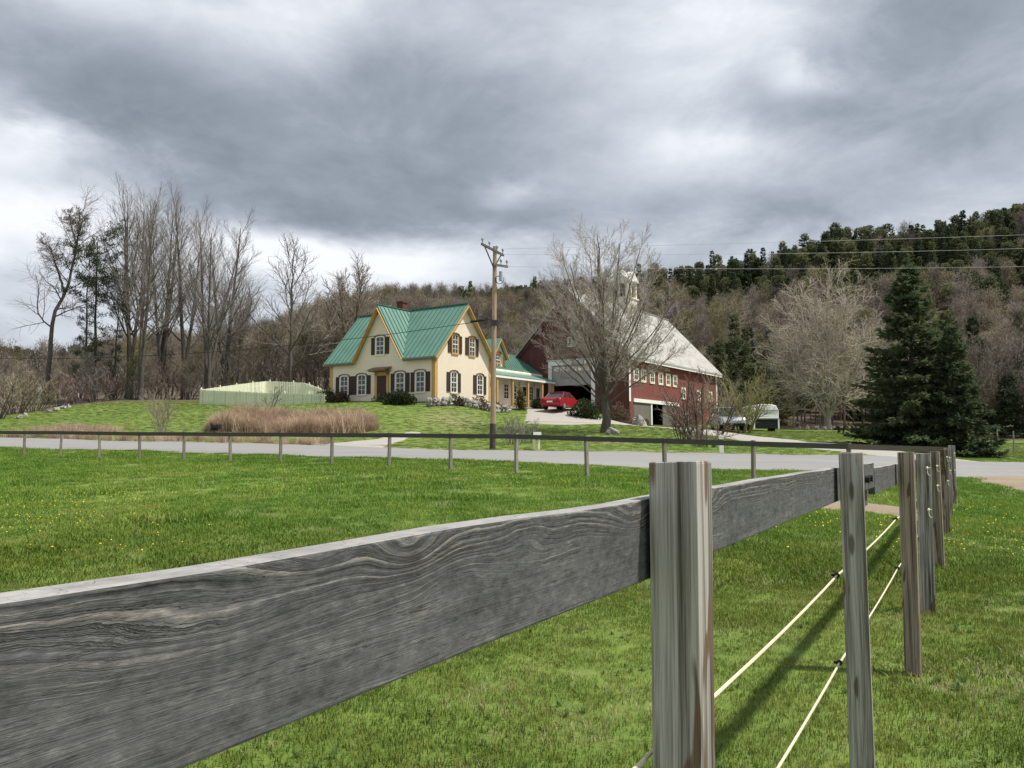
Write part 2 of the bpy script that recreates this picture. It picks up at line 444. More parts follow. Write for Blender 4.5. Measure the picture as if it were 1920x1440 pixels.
def railmat():
    m, g, b = newmat('rail_wood')
    x, y, z = g.sep(g.coord())
    r = g.rnd() * 13.0
    wig = g.noise(g.comb(x * 2.6 + r, y, z * 7), 1, 4, .55) - .5
    wig2 = g.noise(g.comb(x * 16 + r, y * 4, z * 60), 1, 4, .65) - .5
    grain = z * 1.0 + wig * .026 + wig2 * .007 + x * .012
    KN = [(1.93, .108, .055, .024, .026), (2.02, .075, .08, .022, -.016), (2.16, .10, .05, .018, -.014), (2.52, .095, .09, .030, .026), (1.80, .118, .05, .016, .012), (2.37, .034, .022, .011, .014), (1.68, .075, .12, .03, .020), (2.95, .09, .09, .03, .03), (3.6, .05, .1, .03, -.03), (4.4, .1, .1, .03, .03), (5.3, .06, .12, .03, -.02)]
    for kx, kz, sx, sz, a in KN:
        u = (x + wig * .05 - kx) * (1 / sx); v = (z - kz) * (1 / sz)
        grain = grain + ((u * u + v * v) * -1.0).exp() * a
    rings = g.noise(None, 1, 3, .6, 0, w=grain * 165.0 + r)
    rings2 = g.noise(None, 1, 4, .7, 0, w=grain * 520.0 + r)
    fib = g.noise(g.comb(x * 9, y * 60, (z + wig * .03) * 520), 1, 5, .75)
    mott = g.noise(g.comb(x * 5 + r, y * 5, z * 11), 1, 6, .7)
    spk = g.noise(g.comb(x * 60 + r, y * 60, z * 140), 1, 4, .7)
    upper = (z + (mott - .5) * .12).step(.05, .115)
    stk = g.noise(g.comb(x * 2.2 + r, y, z * 75), 1, 5, .62)
    amp = upper * .85 + .14
    fuz = g.noise(g.comb(x * 26 + r, y, z * 48), 1, 6, .72)
    brk = g.noise(g.comb(x * 9 + r, y, z * 26), 1, 4, .6).step(.36, .58) * .8 + .2
    f = (rings - .5) * amp * brk * .72 + (rings2 - .5) * (upper * .28 + .05) + (fib - .5) * .26 + (mott - .5) * .50 + (spk - .5) * .36 + (fuz - .5) * .40 + (stk - .5) * .20 + .5
    c = g.ramp(f, [(.27, (.020, .020, .020)), (.41, (.060, .060, .061)), (.56, (.118, .117, .118)), (.74, (.26, .25, .243))])
    tan = g.ramp(rings2 * .5 + fib * .5, [(.3, (.15, .125, .10)), (.7, (.40, .34, .285))])
    c = g.mix((rings - .5).step(.05, .13) * upper * (mott).step(.44, .60) * .6, c, tan)
    c = g.mix(mott.step(.55, .72) * .30, c, (.075, .072, .072))
    crk = ((rings - .5).abs().step(.016, .003) * mott.step(.42, .56) * upper + (stk - .5).abs().step(.010, .002) * mott.step(.50, .62) * .8).sat()
    c = g.mix(crk * .75, c, (.022, .020, .019))
    kd = None
    for kx, kz, s in ((1.93, .098, .018), (2.37, .034, .010), (3.2, .11, .014)):
        u = (x - kx) * (1 / s); v = (z - kz) * (1 / (s * .75)); e = ((u * u + v * v) * -1.0).exp(); kd = e if kd is None else kd + e
    c = g.mix((kd * .9).sat() * (rings2).step(.35, .6), c, (.035, .030, .026))
    # upward faces painted paler, standing in for sky and sun on the rail top
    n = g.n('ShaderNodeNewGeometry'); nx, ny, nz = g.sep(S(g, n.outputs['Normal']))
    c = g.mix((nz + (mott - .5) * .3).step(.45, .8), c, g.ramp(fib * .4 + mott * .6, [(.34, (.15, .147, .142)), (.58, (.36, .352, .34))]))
    finish(g, b, c, .85, rings * brk * (upper * .7 + .15) + rings2 * .2 + fib * .25 + fuz * .35 - crk * .8, .75, .0035)
    return m
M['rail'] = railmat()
M['darkrail'] = simple('dark_rail_wood', (.085, .08, .074), .45, 4, .9, .4, .004, (1, 1, 18))
M['farrail'] = simple('brown_rail_wood', (.17, .145, .12), .35, 4, .9, .4, .004, (1, 1, 14))
M['thinpost'] = simple('far_post_wood', (.25, .225, .19), .4, 5, .9, .4, .004, (6, 6, .8), rnd=.3)
M['rope'] = simple('rope', (.68, .62, .43), .15, 60, .6, .5, .002)
M['insul'] = simple('insulator', (.72, .69, .5), .1, 20, .4)
M['black'] = simple('black_parts', (.012, .012, .013), .3, 10, .6)
M['iron'] = simple('dark_metal', (.04, .04, .042), .3, 10, .5)

def siding(name, col, pitch=.12, var=.1, axis=2, dark=.75, rough=.7, strength=.5, streak=.0):
    m, g, b = newmat(name); xyz = g.sep(g.coord()); x, y, z = xyz
    s = (xyz[axis] * (1 / pitch)).fract() if axis < 3 else ((x + y) * (1 / pitch)).fract()
    f = g.noise(g.coord(), 1.3, 5, .6); st = g.noise(g.comb(x * 7, y * 7, z * .5), 1, 5, .65)
    c = g.ramp(f * .5 + st * .5, [(.3, tuple(c * (1 - var) for c in col)), (.7, tuple(min(1, c * (1 + var)) for c in col))])
    c = g.mix(s.step(.12, .0) * (1 - dark), c, tuple(c * .3 for c in col))
    if streak: c = g.mix((st.step(.5, .68)) * streak, c, (.18, .12, .10))
    finish(g, b, c, rough, s, strength, .02)
    return m
M['cream'] = siding('cream_clapboard', (.84, .73, .58), .12, .05)
M['ochre'] = simple('ochre_trim', (.55, .335, .12), .12, 4, .6)
M['hood'] = simple('brown_hood', (.20, .125, .08), .2, 5, .6)
M['white'] = simple('white_paint', (.84, .83, .79), .06, 4, .5)
M['frame'] = simple('cream_paint', (.80, .74, .60), .05, 4, .5)
M['shutter'] = siding('shutter_brown', (.060, .040, .036), .06, .15, 2, .4)
M['door'] = simple('dark_door', (.055, .028, .022), .2, 6, .5)
M['brick'] = simple('chimney_brick', (.115, .045, .036), .3, 9, .9)
M['fstone'] = simple('foundation', (.36, .34, .31), .3, 6, .9)
def glassmat():
    m, g, b = newmat('window_glass')
    f = g.noise(g.coord(), 2.5, 3, .5)
    finish(g, b, g.ramp(f, [(.3, (.012, .014, .016)), (.7, (.05, .055, .06))]), .06); b.inputs['Specular IOR Level'].default_value = .7
    return m
M['glass'] = glassmat()
def metalroof(name, col, spec=.4, rough=.45, stain=.0, stainc=(.2, .2, .2)):
    m, g, b = newmat(name); p = g.coord(); x, y, z = g.sep(p)
    f = g.noise(p, .9, 5, .6); st = g.noise(g.comb(x * 3, y * 1.2, z * 1.2), 1, 6, .65)
    c = g.ramp(f, [(.3, tuple(c * .88 for c in col)), (.7, tuple(min(1, c * 1.1) for c in col))])
    if stain: c = g.mix(st.step(.45, .7) * stain, c, stainc)
    finish(g, b, c, rough, f, .15, .02); b.inputs['Specular IOR Level'].default_value = spec
    return m
M['greenroof'] = metalroof('green_metal_roof', (.125, .235, .188), .45, .5)
M['greenseam'] = metalroof('green_roof_seam', (.045, .165, .115), .3, .55)
M['greyroof'] = metalroof('weathered_barn_roof', (.40, .39, .365), .25, .7, .7, (.22, .21, .19))
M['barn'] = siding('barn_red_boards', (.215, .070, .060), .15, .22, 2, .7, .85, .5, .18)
M['barnfront_shaded'] = siding('barn_front_boards_shaded', (.125, .044, .039), .15, .25, 2, .6, .9, .5, .25)  # browner barn red, darkened so the sunless front's shade sits in the colour
M['greyboard'] = siding('grey_barn_door', (.17, .155, .14), .2, .2, 3, .5, .9)
M['greypanel'] = simple('grey_panel', (.34, .34, .33), .1, 2, .6)
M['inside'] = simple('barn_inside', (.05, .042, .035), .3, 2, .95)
M['picket'] = siding('pale_green_picket', (.66, .69, .50), .62, .10, 3, .45, .6, .3)
M['picketw'] = siding('lit_yellow_picket', (.80, .79, .62), .62, .08, 3, .5, .6, .3)  # paler, yellower copy of the picket colour; sunlight on the back run painted in
M['bark'] = simple('dark_bark', (.105, .09, .078), .4, 4, .95, .6, .03, (3, 3, .6))
M['bark_dk'] = simple('maple_bark', (.075, .066, .060), .4, 4, .95, .6, .03, (3, 3, .6))
M['twig'] = simple('grey_twigs', (.25, .222, .198), .3, 2, .9, 0)
M['twig_maple'] = simple('maple_twigs', (.36, .315, .275), .3, 2, .9, 0)
M['twig_tan'] = simple('tan_twigs', (.30, .25, .19), .3, 2, .9, 0)
M['twig_red'] = simple('reddish_twigs', (.20, .135, .115), .3, 2, .9, 0)
M['twig_olive'] = simple('budding_twigs', (.24, .22, .10), .3, 2, .9, 0)
M['twig_pale'] = simple('pale_twigs', (.44, .385, .31), .3, 2, .9, 0)
M['bark_pale'] = simple('pale_bark', (.30, .265, .225), .3, 5, .9, .4, .02)
def leafmat(name, lo, hi, rough=.7, rnd=.15):
    m, g, b = newmat(name); p = g.pos()
    f = g.noise(p, .8, 3, .6) * .5 + g.noise(p, 6, 3, .6) * .5 + (g.rnd() - .5) * rnd
    c = g.ramp(f, [(.3, lo), (.7, hi)])
    finish(g, b, c, rough); b.inputs['Specular IOR Level'].default_value = .2
    tr = g.n('ShaderNodeBsdfTranslucent'); g.lk(c, tr.inputs[0])
    ms = g.n('ShaderNodeMixShader'); ms.inputs[0].default_value = .35
    g.lk(b.outputs[0], ms.inputs[1]); g.lk(tr.outputs[0], ms.inputs[2]); g.lk(ms.outputs[0], m.node_tree.nodes['Material Output'].inputs[0])
    return m
M['spruce'] = leafmat('spruce_needles', (.042, .070, .036), (.120, .150, .068))
M['conifer'] = leafmat('forest_conifer', (.060, .085, .045), (.150, .172, .085), rnd=.6)
M['conifer_lt'] = leafmat('forest_pine', (.090, .108, .050), (.20, .205, .10), rnd=.6)
M['pine'] = leafmat('pine_needles', (.035, .058, .026), (.11, .12, .055))
M['shrub'] = leafmat('shrub_leaves', (.018, .032, .012), (.055, .075, .028))
M['shrub_ol'] = leafmat('olive_shrub_leaves', (.09, .085, .03), (.20, .17, .07))
M['shrub_br'] = leafmat('brown_shrub_leaves', (.07, .05, .035), (.17, .12, .08))
M['dry'] = leafmat('dry_stalks', (.30, .21, .15), (.60, .47, .34), .85, .5)
M['forest_gr'] = leafmat('forest_grey_twigs', (.165, .140, .118), (.31, .27, .225), .9, .6)  # bare-wood twig tones from here on are lightened in place of distance haze
M['forest_tan'] = leafmat('forest_tan_twigs', (.19, .158, .112), (.33, .28, .195), .9, .6)
M['forest_ol'] = leafmat('forest_budding_twigs', (.16, .15, .075), (.30, .28, .135), .9, .6)
M['weed'] = leafmat('weed_leaves', (.09, .16, .035), (.19, .27, .07), .6, .3)
M['stone'] = simple('field_stone', (.31, .295, .265), .4, 3, .9, .6, .05, rnd=.2)
M['pole'] = simple('pole_wood', (.36, .27, .18), .35, 5, .9, .4, .01, (6, 6, .5))
M['wire'] = simple('wire', (.03, .03, .03), .2, 5, .6)
M['wire_lt'] = simple('bright_wire', (.52, .52, .50), .1, 5, .5)
M['ceramic'] = simple('grey_can', (.32, .35, .34), .15, 5, .4)
def paint(name, col, rough=.25, metal=0.):
    m, g, b = newmat(name); f = g.noise(g.coord(), 2, 4, .6)
    finish(g, b, g.ramp(f, [(.3, tuple(c * .9 for c in col)), (.7, col)]), rough); b.inputs['Metallic'].default_value = metal
    b.inputs['Coat Weight'].default_value = .6; b.inputs['Coat Roughness'].default_value = .08
    return m
M['redpaint'] = paint('red_car_paint', (.36, .014, .022)); M['silver'] = paint('silver_car_paint', (.50, .51, .53), .3, .3)
M['tyre'] = simple('tyre', (.018, .018, .019), .2, 9, .9); M['rim'] = simple('wheel_rim', (.55, .55, .56), .1, 6, .35, metal=.7)
M['lamp'] = simple('tail_lamp', (.32, .015, .015), .1, 9, .2); M['headlamp'] = simple('head_lamp', (.7, .72, .74), .1, 9, .15)
M['hen'] = simple('black_feathers', (.012, .011, .012), .4, 8, .7); M['comb'] = simple('hen_comb', (.4, .03, .025), .2, 8, .6)
M['flower'] = simple('dandelion_yellow', (.80, .58, .03), .15, 5, .7)

# ------------------------------------------------------------------ ground sheet
def sstep(a, b, x):
    t = np.clip((x - a) / (b - a), 0, 1); return t * t * (3 - 2 * t)
LITTER_EDGE = np.array([(-900, 60), (0, 62), (60, 66), (240, 73), (360, 74), (480, 84), (700, 85), (970, 95), (1150, 100), (1400, 98), (1450, 86), (1650, 86), (1900, 84), (2100, 84), (2800, 84)], float)
def litter(X, Y):
    return sstep(-2.5, 3, Y - np.interp(pix(X, Y), LITTER_EDGE[:, 0], LITTER_EDGE[:, 1]))
def dryness(X, Y):
    p = pix(X, Y); rn, rf = interp_edge(ROAD_N, p), interp_edge(ROAD_F, p)
    d = np.exp(-((Y - rf - .6) / .9) ** 2) * .75 + np.exp(-((Y - rn + .5) / .6) ** 2) * .45
    d += .8 * np.exp(-(((p - 140) / 55) ** 2 + ((Y - 47.5) / 1.8) ** 2))
    d += .7 * np.exp(-(((p - 560) / 160) ** 2 + ((Y - 44) / 3.0) ** 2))
    d += .55 * np.exp(-(((p - 850) / 60) ** 2 + ((Y - 53) / 4.0) ** 2))
    d += .55 * np.exp(-(((p - 1140) / 60) ** 2 + ((Y - 41) / 1.6) ** 2))
    return np.clip(d, 0, 1)
ny, nx = 470, 400
Yg = np.exp(np.linspace(math.log(1.), math.log(1506.), ny)) - 6.0
Tg = np.linspace(-1.75, 1.75, nx)
YY, Tm = np.meshgrid(Yg, Tg, indexing='ij'); XX = Tm * (YY + 6.5)
ZZ = ground(XX, YY)
i, j = np.meshgrid(np.arange(ny - 1), np.arange(nx - 1), indexing='ij'); k = (i * nx + j).ravel()
me = fastmesh('ground', np.stack([XX, YY, ZZ], -1), np.stack([k, k + 1, k + nx + 1, k + nx], 1), smooth=True)
for nm, fn in (('litter', litter), ('dry', dryness)):
    a = me.attributes.new(nm, 'FLOAT', 'POINT'); a.data.foreach_set('value', fn(XX, YY).astype(np.float32).ravel())
link('ground', me, M['terrain'])['kind'] = 'structure'
drape('road', ROAD_N, ROAD_F, M['road'], 320, 15, .065, wob=.11)
_, P1 = drape('driveway', *DRIVE_BARN, M['gravel'], 150, 15, .045, wob=.06)
_, P2 = drape('garage_apron', *DRIVE_APRON, M['gravel'], 60, 15, .055, wob=.05)
_, P3 = drape('house_track', *DRIVE_HOUSE, M['gravel'], 60, 9, .045, wob=.06)
DIRT_A = ([(1475, 16.6), (1560, 16.4), (1640, 16), (1745, 15.0)], [(1520, 18.2), (1590, 18.0), (1660, 17.6), (1750, 17.0)])
DIRT_B = ([(1812, 27.0), (1850, 25.3), (1905, 22.5), (1960, 20.4), (2100, 17.8), (2400, 15)], [(1812, 28.0), (1900, 28.3), (2000, 28.6), (2150, 29), (2350, 29.5), (2700, 30.2)])
_, P4 = drape('dirt_patch', *DIRT_A, M['dirt'], 60, 9, .03, wob=.10)
_, P5 = drape('dirt_patch', *DIRT_B, M['dirt'], 60, 15, .03, wob=.12)
def nograss(X, Y):
    m = roadmask(X, Y)
    for P in (P1, P2, P3, P4, P5): m = m | inpoly(X, Y, P)
    return m

# ------------------------------------------------------------------ scatter of instances for uncountable stuff
HIDE = bpy.data.collections.new('prototypes')
def proto(name, V, Q=None, T=None, mat=None):
    me = fastmesh(name, V, Q, T); o = bpy.data.objects.new(name, me)
    if mat: me.materials.append(mat)
    return o
def scatter(name, P, rot, scl, idx, protos, tilt=None):
    me = bpy.data.meshes.new(name); n = len(P)
    me.vertices.add(n); me.vertices.foreach_set('co', np.asarray(P, np.float32).ravel())
    for nm, ty, a in (('rot', 'FLOAT', rot), ('scl', 'FLOAT', scl), ('idx', 'INT', idx)):
        at_ = me.attributes.new(nm, ty, 'POINT'); at_.data.foreach_set('value', np.asarray(a, np.float32 if ty == 'FLOAT' else np.int32))
    o = link(name, me); o['kind'] = 'stuff'
    ng = bpy.data.node_groups.new(name, 'GeometryNodeTree')
    ng.interface.new_socket('Geometry', in_out='INPUT', socket_type='NodeSocketGeometry')
    ng.interface.new_socket('Geometry', in_out='OUTPUT', socket_type='NodeSocketGeometry')
    N = ng.nodes.new; L = ng.links.new
    gi, go, ip, jn = N('NodeGroupInput'), N('NodeGroupOutput'), N('GeometryNodeInstanceOnPoints'), N('GeometryNodeJoinGeometry')
    for p in protos[::-1]:
        oi = N('GeometryNodeObjectInfo'); oi.inputs['Object'].default_value = p; oi.inputs['As Instance'].default_value = True
        L(oi.outputs['Geometry'], jn.inputs[0])
    def na(nm, ty):
        a = N('GeometryNodeInputNamedAttribute'); a.data_type = ty; a.inputs[0].default_value = nm
        return next(s for s in a.outputs if s.enabled and s.name == 'Attribute')
    cx = N('ShaderNodeCombineXYZ'); L(na('rot', 'FLOAT'), cx.inputs[2])
    L(gi.outputs[0], ip.inputs['Points']); L(jn.outputs[0], ip.inputs['Instance']); ip.inputs['Pick Instance'].default_value = True
    L(na('idx', 'INT'), ip.inputs['Instance Index']); L(cx.outputs[0], ip.inputs['Rotation']); L(na('scl', 'FLOAT'), ip.inputs['Scale'])
    L(ip.outputs[0], go.inputs[0])
    md = o.modifiers.new('scatter', 'NODES'); md.node_group = ng
    return o
def blades(n, rad, h0, h1, w0, w1, bend=.5, seed=0):
    r = np.random.default_rng(seed)
    a = r.uniform(0, 2 * np.pi, n); q = rad * np.sqrt(r.uniform(0, 1, n)); bx, by = q * np.cos(a), q * np.sin(a)
    h = r.uniform(h0, h1, n); wd = r.uniform(w0, w1, n) / 2; th = r.uniform(0, 2 * np.pi, n); be = h * r.uniform(.15, bend, n) * 1.3
    dx, dy = np.cos(th), np.sin(th); sx, sy = -dy, dx
    V = np.zeros((n, 5, 3))
    V[:, 0] = np.stack([bx - sx * wd, by - sy * wd, -0.02 + 0 * h], 1); V[:, 1] = np.stack([bx + sx * wd, by + sy * wd, -0.02 + 0 * h], 1)
    mx_, my_ = bx + dx * be * .35, by + dy * be * .35
    V[:, 2] = np.stack([mx_ + sx * wd * .8, my_ + sy * wd * .8, h * .6], 1); V[:, 3] = np.stack([mx_ - sx * wd * .8, my_ - sy * wd * .8, h * .6], 1)
    V[:, 4] = np.stack([bx + dx * be, by + dy * be, h * r.uniform(.8, 1., n)], 1)
    k = np.arange(n) * 5
    return V.reshape(-1, 3), np.stack([k, k + 1, k + 2, k + 3], 1), np.stack([k + 3, k + 2, k + 4], 1)
def wedge(y0, y1, sp, t0=-.80, t1=.80):
    ys = np.arange(y0, y1, sp); P = []
    for y in ys:
        xs = np.arange(t0 * y, t1 * y, sp); P.append(np.stack([xs, np.full_like(xs, y)], 1))
    P = np.concatenate(P); return P + rng.uniform(-sp * .55, sp * .55, P.shape)
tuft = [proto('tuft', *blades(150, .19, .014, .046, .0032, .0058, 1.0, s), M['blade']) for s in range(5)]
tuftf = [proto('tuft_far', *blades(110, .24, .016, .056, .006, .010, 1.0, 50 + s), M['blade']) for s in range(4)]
a = wedge(3.0, 9.0, .165); b = wedge(9.0, 17, .24); c = wedge(17, 42, .36)
c = c[c[:, 1] < interp_edge(ROAD_N, pix(c[:, 0], c[:, 1])) - .3]
P = np.concatenate([a, b, c]); kind = np.concatenate([np.zeros(len(a)), np.ones(len(b)), np.full(len(c), 2)])
ok = ~nograss(P[:, 0], P[:, 1]); P, kind = P[ok], kind[ok]
pn = .5 + .5 * np.sin(P[:, 0] * .8 + 1.7 * np.sin(P[:, 1] * .45)) * np.sin(P[:, 1] * .62 + 1.3 * np.sin(P[:, 0] * .37))
# two darker, taller clumps in the field on the left as in the photo
cl = np.zeros(len(P))
for px, D in [(140, 12.6), (375, 10.7), (60, 11.5), (1370, 7.2), (890, 17), (330, 14.5), (620, 16.0), (200, 19), (1050, 20), (760, 21)]:
    x0 = (px - CX) / F * D; cl += np.exp(-(((P[:, 0] - x0) / .45) ** 2 + ((P[:, 1] - D) / .35) ** 2))
for px, py, D in [(1600, 848, 3.25), (1698, 848, 5.65), (1729, 850, 7.7), (1753, 847, 10.4), (1768, 843, 13.4), (1776, 840, 16.0), (1784, 835, 18.5)]:
    x0 = (px - CX) / F * D; cl += .75 * np.exp(-(((P[:, 0] - x0) / .2) ** 2 + ((P[:, 1] - D) / .2) ** 2))
scl = np.where(kind == 0, 1.0, np.where(kind == 1, 1.25, 1.55)) * (.72 + .5 * pn) * rng.uniform(.8, 1.2, len(P)) * (1 + .9 * np.clip(cl, 0, 1))
idx = np.where(kind < 1, rng.integers(0, 5, len(P)), rng.integers(5, 9, len(P)))
u_ = rng.uniform(0, 1, len(P)); dryp = (u_ < .05 + .10 * (np.sin(P[:, 0] * 1.9 + 1.2) * np.sin(P[:, 1] * 1.5 + .7 * np.sin(P[:, 0])) > .45)); idx = np.where(dryp, 9, idx); scl = np.where(dryp, scl * .8, scl)
idx = np.where((u_ > .972) & (P[:, 1] < 14), 10 + rng.integers(0, 2, len(P)), idx)
drytuft = proto('tuft_dry', *blades(60, .2, .015, .05, .003, .006, 1.5, 77), M['dry'])
def rosette(seed):
    r = np.random.default_rng(seed); VV, QQ, TT_ = [], [], []
    for k in range(3):
        cx, cy = r.uniform(-.14, .14, 2)
        V, Q, T = blades(11, .010, .020, .038, .007, .013, 2.6, seed * 9 + k); V = V + np.array([cx, cy, .01]); b = sum(len(v) for v in VV); VV.append(V); QQ.append(Q + b); TT_.append(T + b)
    return proto('weed', np.concatenate(VV), np.concatenate(QQ), np.concatenate(TT_), M['weed'])
scatter('field_grass', np.c_[P, ground(P[:, 0], P[:, 1])], rng.uniform(0, 6.28, len(P)), scl, idx, tuft + tuftf + [drytuft, rosette(1), rosette(2)])
c = wedge(34.0, 78, .46, -.72, .72)
pc = pix(c[:, 0], c[:, 1]); c = c[(c[:, 1] > interp_edge(ROAD_F, pc) + .3) & (litter(c[:, 0], c[:, 1]) < .5)]
c = c[~nograss(c[:, 0], c[:, 1])]
def in_buildings(X, Y):
    # footprints of house, wing and barn
    lx = lambda ox, oy: ((X - ox) * .832 - (Y - oy) * .555, (X - ox) * .555 + (Y - oy) * .832)
    u, v = lx(-5.8, 60); m = (u > -11.4) & (u < .2) & (v > -.2) & (v < 17.3) & ((v < 7.4) | (u > -7.2))
    u, v = lx(10.27, 70); return m | ((u > -12) & (u < .2) & (v > -.2) & (v < 22.7))
c = c[~in_buildings(c[:, 0], c[:, 1])]
scatter('yard_grass', np.c_[c, ground(c[:, 0], c[:, 1])], rng.uniform(0, 6.28, len(c)), rng.uniform(.6, 1.15, len(c)), rng.integers(0, 4, len(c)), tuftf)

# dandelions: tiny yellow heads sprinkled over the field
n = 5200
D = np.exp(rng.uniform(math.log(4.5), math.log(30), n)); t = rng.uniform(-.72, .72, n); X = t * D
den = np.sin(X * .31 + 2) * np.sin(D * .27 + 1) + .5 * np.sin(X * .9) * np.sin(D * .7) + .25 * (D > 13) * (t < .15)
ok = (den + rng.uniform(-.7, .7, n) > .42 + .62 * (D < 11)) & (D > 8.2) & ~nograss(X, D) & (D < interp_edge(ROAD_N, pix(X, D)) - .5)
X, D = X[ok], D[ok]; n = len(X); r = rng.uniform(.006, .011, n) * np.where(D > 10, 1.35, 1.)
zc = ground(X, D) + rng.uniform(.05, .10, n)
an = np.arange(7) * 2 * np.pi / 7
V = np.zeros((n, 8, 3)); V[:, :7, 0] = X[:, None] + r[:, None] * np.cos(an); V[:, :7, 1] = D[:, None] + r[:, None] * np.sin(an); V[:, :7, 2] = (zc - r * .1)[:, None]
V[:, 7] = np.stack([X, D, zc + r * .75], 1)
k = (np.arange(n) * 8)[:, None]; a7 = np.arange(7)
T = np.stack([k + a7, k + (a7 + 1) % 7, np.broadcast_to(k + 7, (n, 7))], -1).reshape(-1, 3)
link('dandelions', fastmesh('dandelions', V, None, T), M['flower'])['kind'] = 'stuff'

# ------------------------------------------------------------------ fences
p1t, cnr = at(1271, 865, 1.36), at(1784, 836, 18.5)
FD = Vector((cnr.x - p1t.x, cnr.y - p1t.y, 0)).normalized(); FL = Vector((-FD.y, FD.x, 0))   # along the fence, and to its field side
FA = math.atan2(FD.y, FD.x)
nf = empty('paddock_fence', (p1t.x, p1t.y, 0), 0, 'weathered grey plank fence with square posts and white ropes, starting beside the viewer', 'fence')
def post_mesh(w, h, seed, z0=-.3):
    r = random.Random(seed); m = MB(); n = 5
    # slightly chipped top, straight saw-cut faces
    zs = [z0, h * .3, h * .65, h - .003]
    vs = []
    for z in zs:
        e = [(r.uniform(-.0012, .0012), r.uniform(-.0012, .0012)) for _ in range(4)]
        for (sx, sy), (a, b) in zip(((-1, -1), (1, -1), (1, 1), (-1, 1)), e): vs.append((sx * w / 2 + a, sy * w / 2 + b, z))
    fs = []
    for i in range(len(zs) - 1):
        for k in range(4): fs.append((i * 4 + k, i * 4 + (k + 1) % 4, (i + 1) * 4 + (k + 1) % 4, (i + 1) * 4 + k))
    t = len(vs) - 4
    q = .985
    for (sx, sy) in ((-1, -1), (1, -1), (1, 1), (-1, 1)): vs.append((sx * w / 2 * q, sy * w / 2 * q, h + r.uniform(-.0025, .0025)))
    for k in range(4): fs.append((t + k, t + (k + 1) % 4, t + 4 + (k + 1) % 4, t + 4 + k))
    fs.append((t + 4, t + 5, t + 6, t + 7)); fs.append((3, 2, 1, 0))
    m.add(vs, fs); return m
NP = [(1271, 865, 1.36), (1600, 848, 3.2), (1698, 848, 5.65), (1729, 850, 7.7), (1753, 847, 10.4), (1768, 843, 13.4), (1776, 840, 16.0), (1784, 835, 18.5)]
posts = []
for i, (px, py, D) in enumerate(NP):
    p = at(px, py, D); g0 = gz(p.x, p.y); wd = (.081, .085, .100, .128, .125, .125, .12, .14)[i]
    o = post_mesh(wd, p.z - g0, i).build('post', M['post'] if i not in (2, 4, 5) else M['post2'], nf, None, None, False, .0025, 1)
    o.location = (p.x - p1t.x, p.y - p1t.y, g0); o.rotation_euler = (R((0, .5, .2, -.5, .4, -.4, .3, 0)[i]), R((.15, -.3, .1, .3, -.5, .4, -.2, 0)[i]), FA - math.pi / 2 + R((0, 4, -2, 3, -3, 2, 0, 0)[i]))
    posts.append((p, o, g0, wd))
def onfence(Y, off):      # ground point of the fence line at forward distance Y, shifted to the field side
    s = (Y - p1t.y) / FD.y; return Vector((p1t.x, p1t.y, 0)) + FD * s + FL * off
def rail(Ya, Yb, za, zb, h, th=.036, off=.064, mat=None, name='rail', chew=0):
    a, b = onfence(Ya, off), onfence(Yb, off); L = (b - a).length; n = 40; m = MB()
    for i in range(n + 1):
        x = L * i / n; z = (zb - za) * i / n + .0012 * math.sin(x * 1.7 + 1) + .0008 * math.sin(x * 7)
        dz = .0015 * math.sin(x * 9 + 2)
        m.v += [(x, -th / 2, z), (x, th / 2, z), (x, th / 2, z + h + dz), (x, -th / 2, z + h + dz)]
    for i in range(n):
        for k in range(4): m.f.append((i * 4 + k, (i + 1) * 4 + k, (i + 1) * 4 + (k + 1) % 4, i * 4 + (k + 1) % 4))
    m.f += [(0, 1, 2, 3), (n * 4 + 3, n * 4 + 2, n * 4 + 1, n * 4)]; m.mi = [0] * len(m.f)
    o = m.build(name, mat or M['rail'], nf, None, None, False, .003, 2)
    o.location = (a.x - p1t.x, a.y - p1t.y, za); o.rotation_euler = (0, 0, FA); return o
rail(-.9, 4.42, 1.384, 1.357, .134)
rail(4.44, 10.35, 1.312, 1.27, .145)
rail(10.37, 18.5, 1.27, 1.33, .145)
# board bolted on behind the splice, with two dark bolt holes
a = onfence(3.75, .064 + .032); s1 = MB(); L = (4.43 - 3.75) / FD.y
s1.box(0, L, -.012, .012, 0, .205)
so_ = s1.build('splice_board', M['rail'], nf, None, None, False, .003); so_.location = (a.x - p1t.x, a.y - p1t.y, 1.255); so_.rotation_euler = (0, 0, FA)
for f_ in (.30, .42):
    h = MB(); h.bar((0, 0, 0), (0, -.02, 0), .018, 10)
    q = onfence(3.75 + f_ * 1.0, .064 - .020); ob = h.build('bolt', M['black'], nf); ob.location = (q.x - p1t.x, q.y - p1t.y, 1.415); ob.rotation_euler = (0, 0, FA)
for zt in (1.085, .745):
    m = MB(); pr = None
    Ys = [-1.0] + [q[0].y for q in posts]
    for ya, yb in zip(Ys[:-1], Ys[1:]):
        zz = zt - .012 * max(0, ya) * .3; ze = zt - .012 * max(0, yb) * .3
        k = 6
        for i in range(k):
            f0, f1 = i / k, (i + 1) / k; sag = lambda f: -.012 * 4 * f * (1 - f)
            A = onfence(ya + (yb - ya) * f0, .054) + Vector((-p1t.x, -p1t.y, zz + (ze - zz) * f0 + sag(f0)))
            B = onfence(ya + (yb - ya) * f1, .054) + Vector((-p1t.x, -p1t.y, zz + (ze - zz) * f1 + sag(f1)))
            m.bar(A, B, .0042, 6)
    m.build('rope', M['rope'], nf)
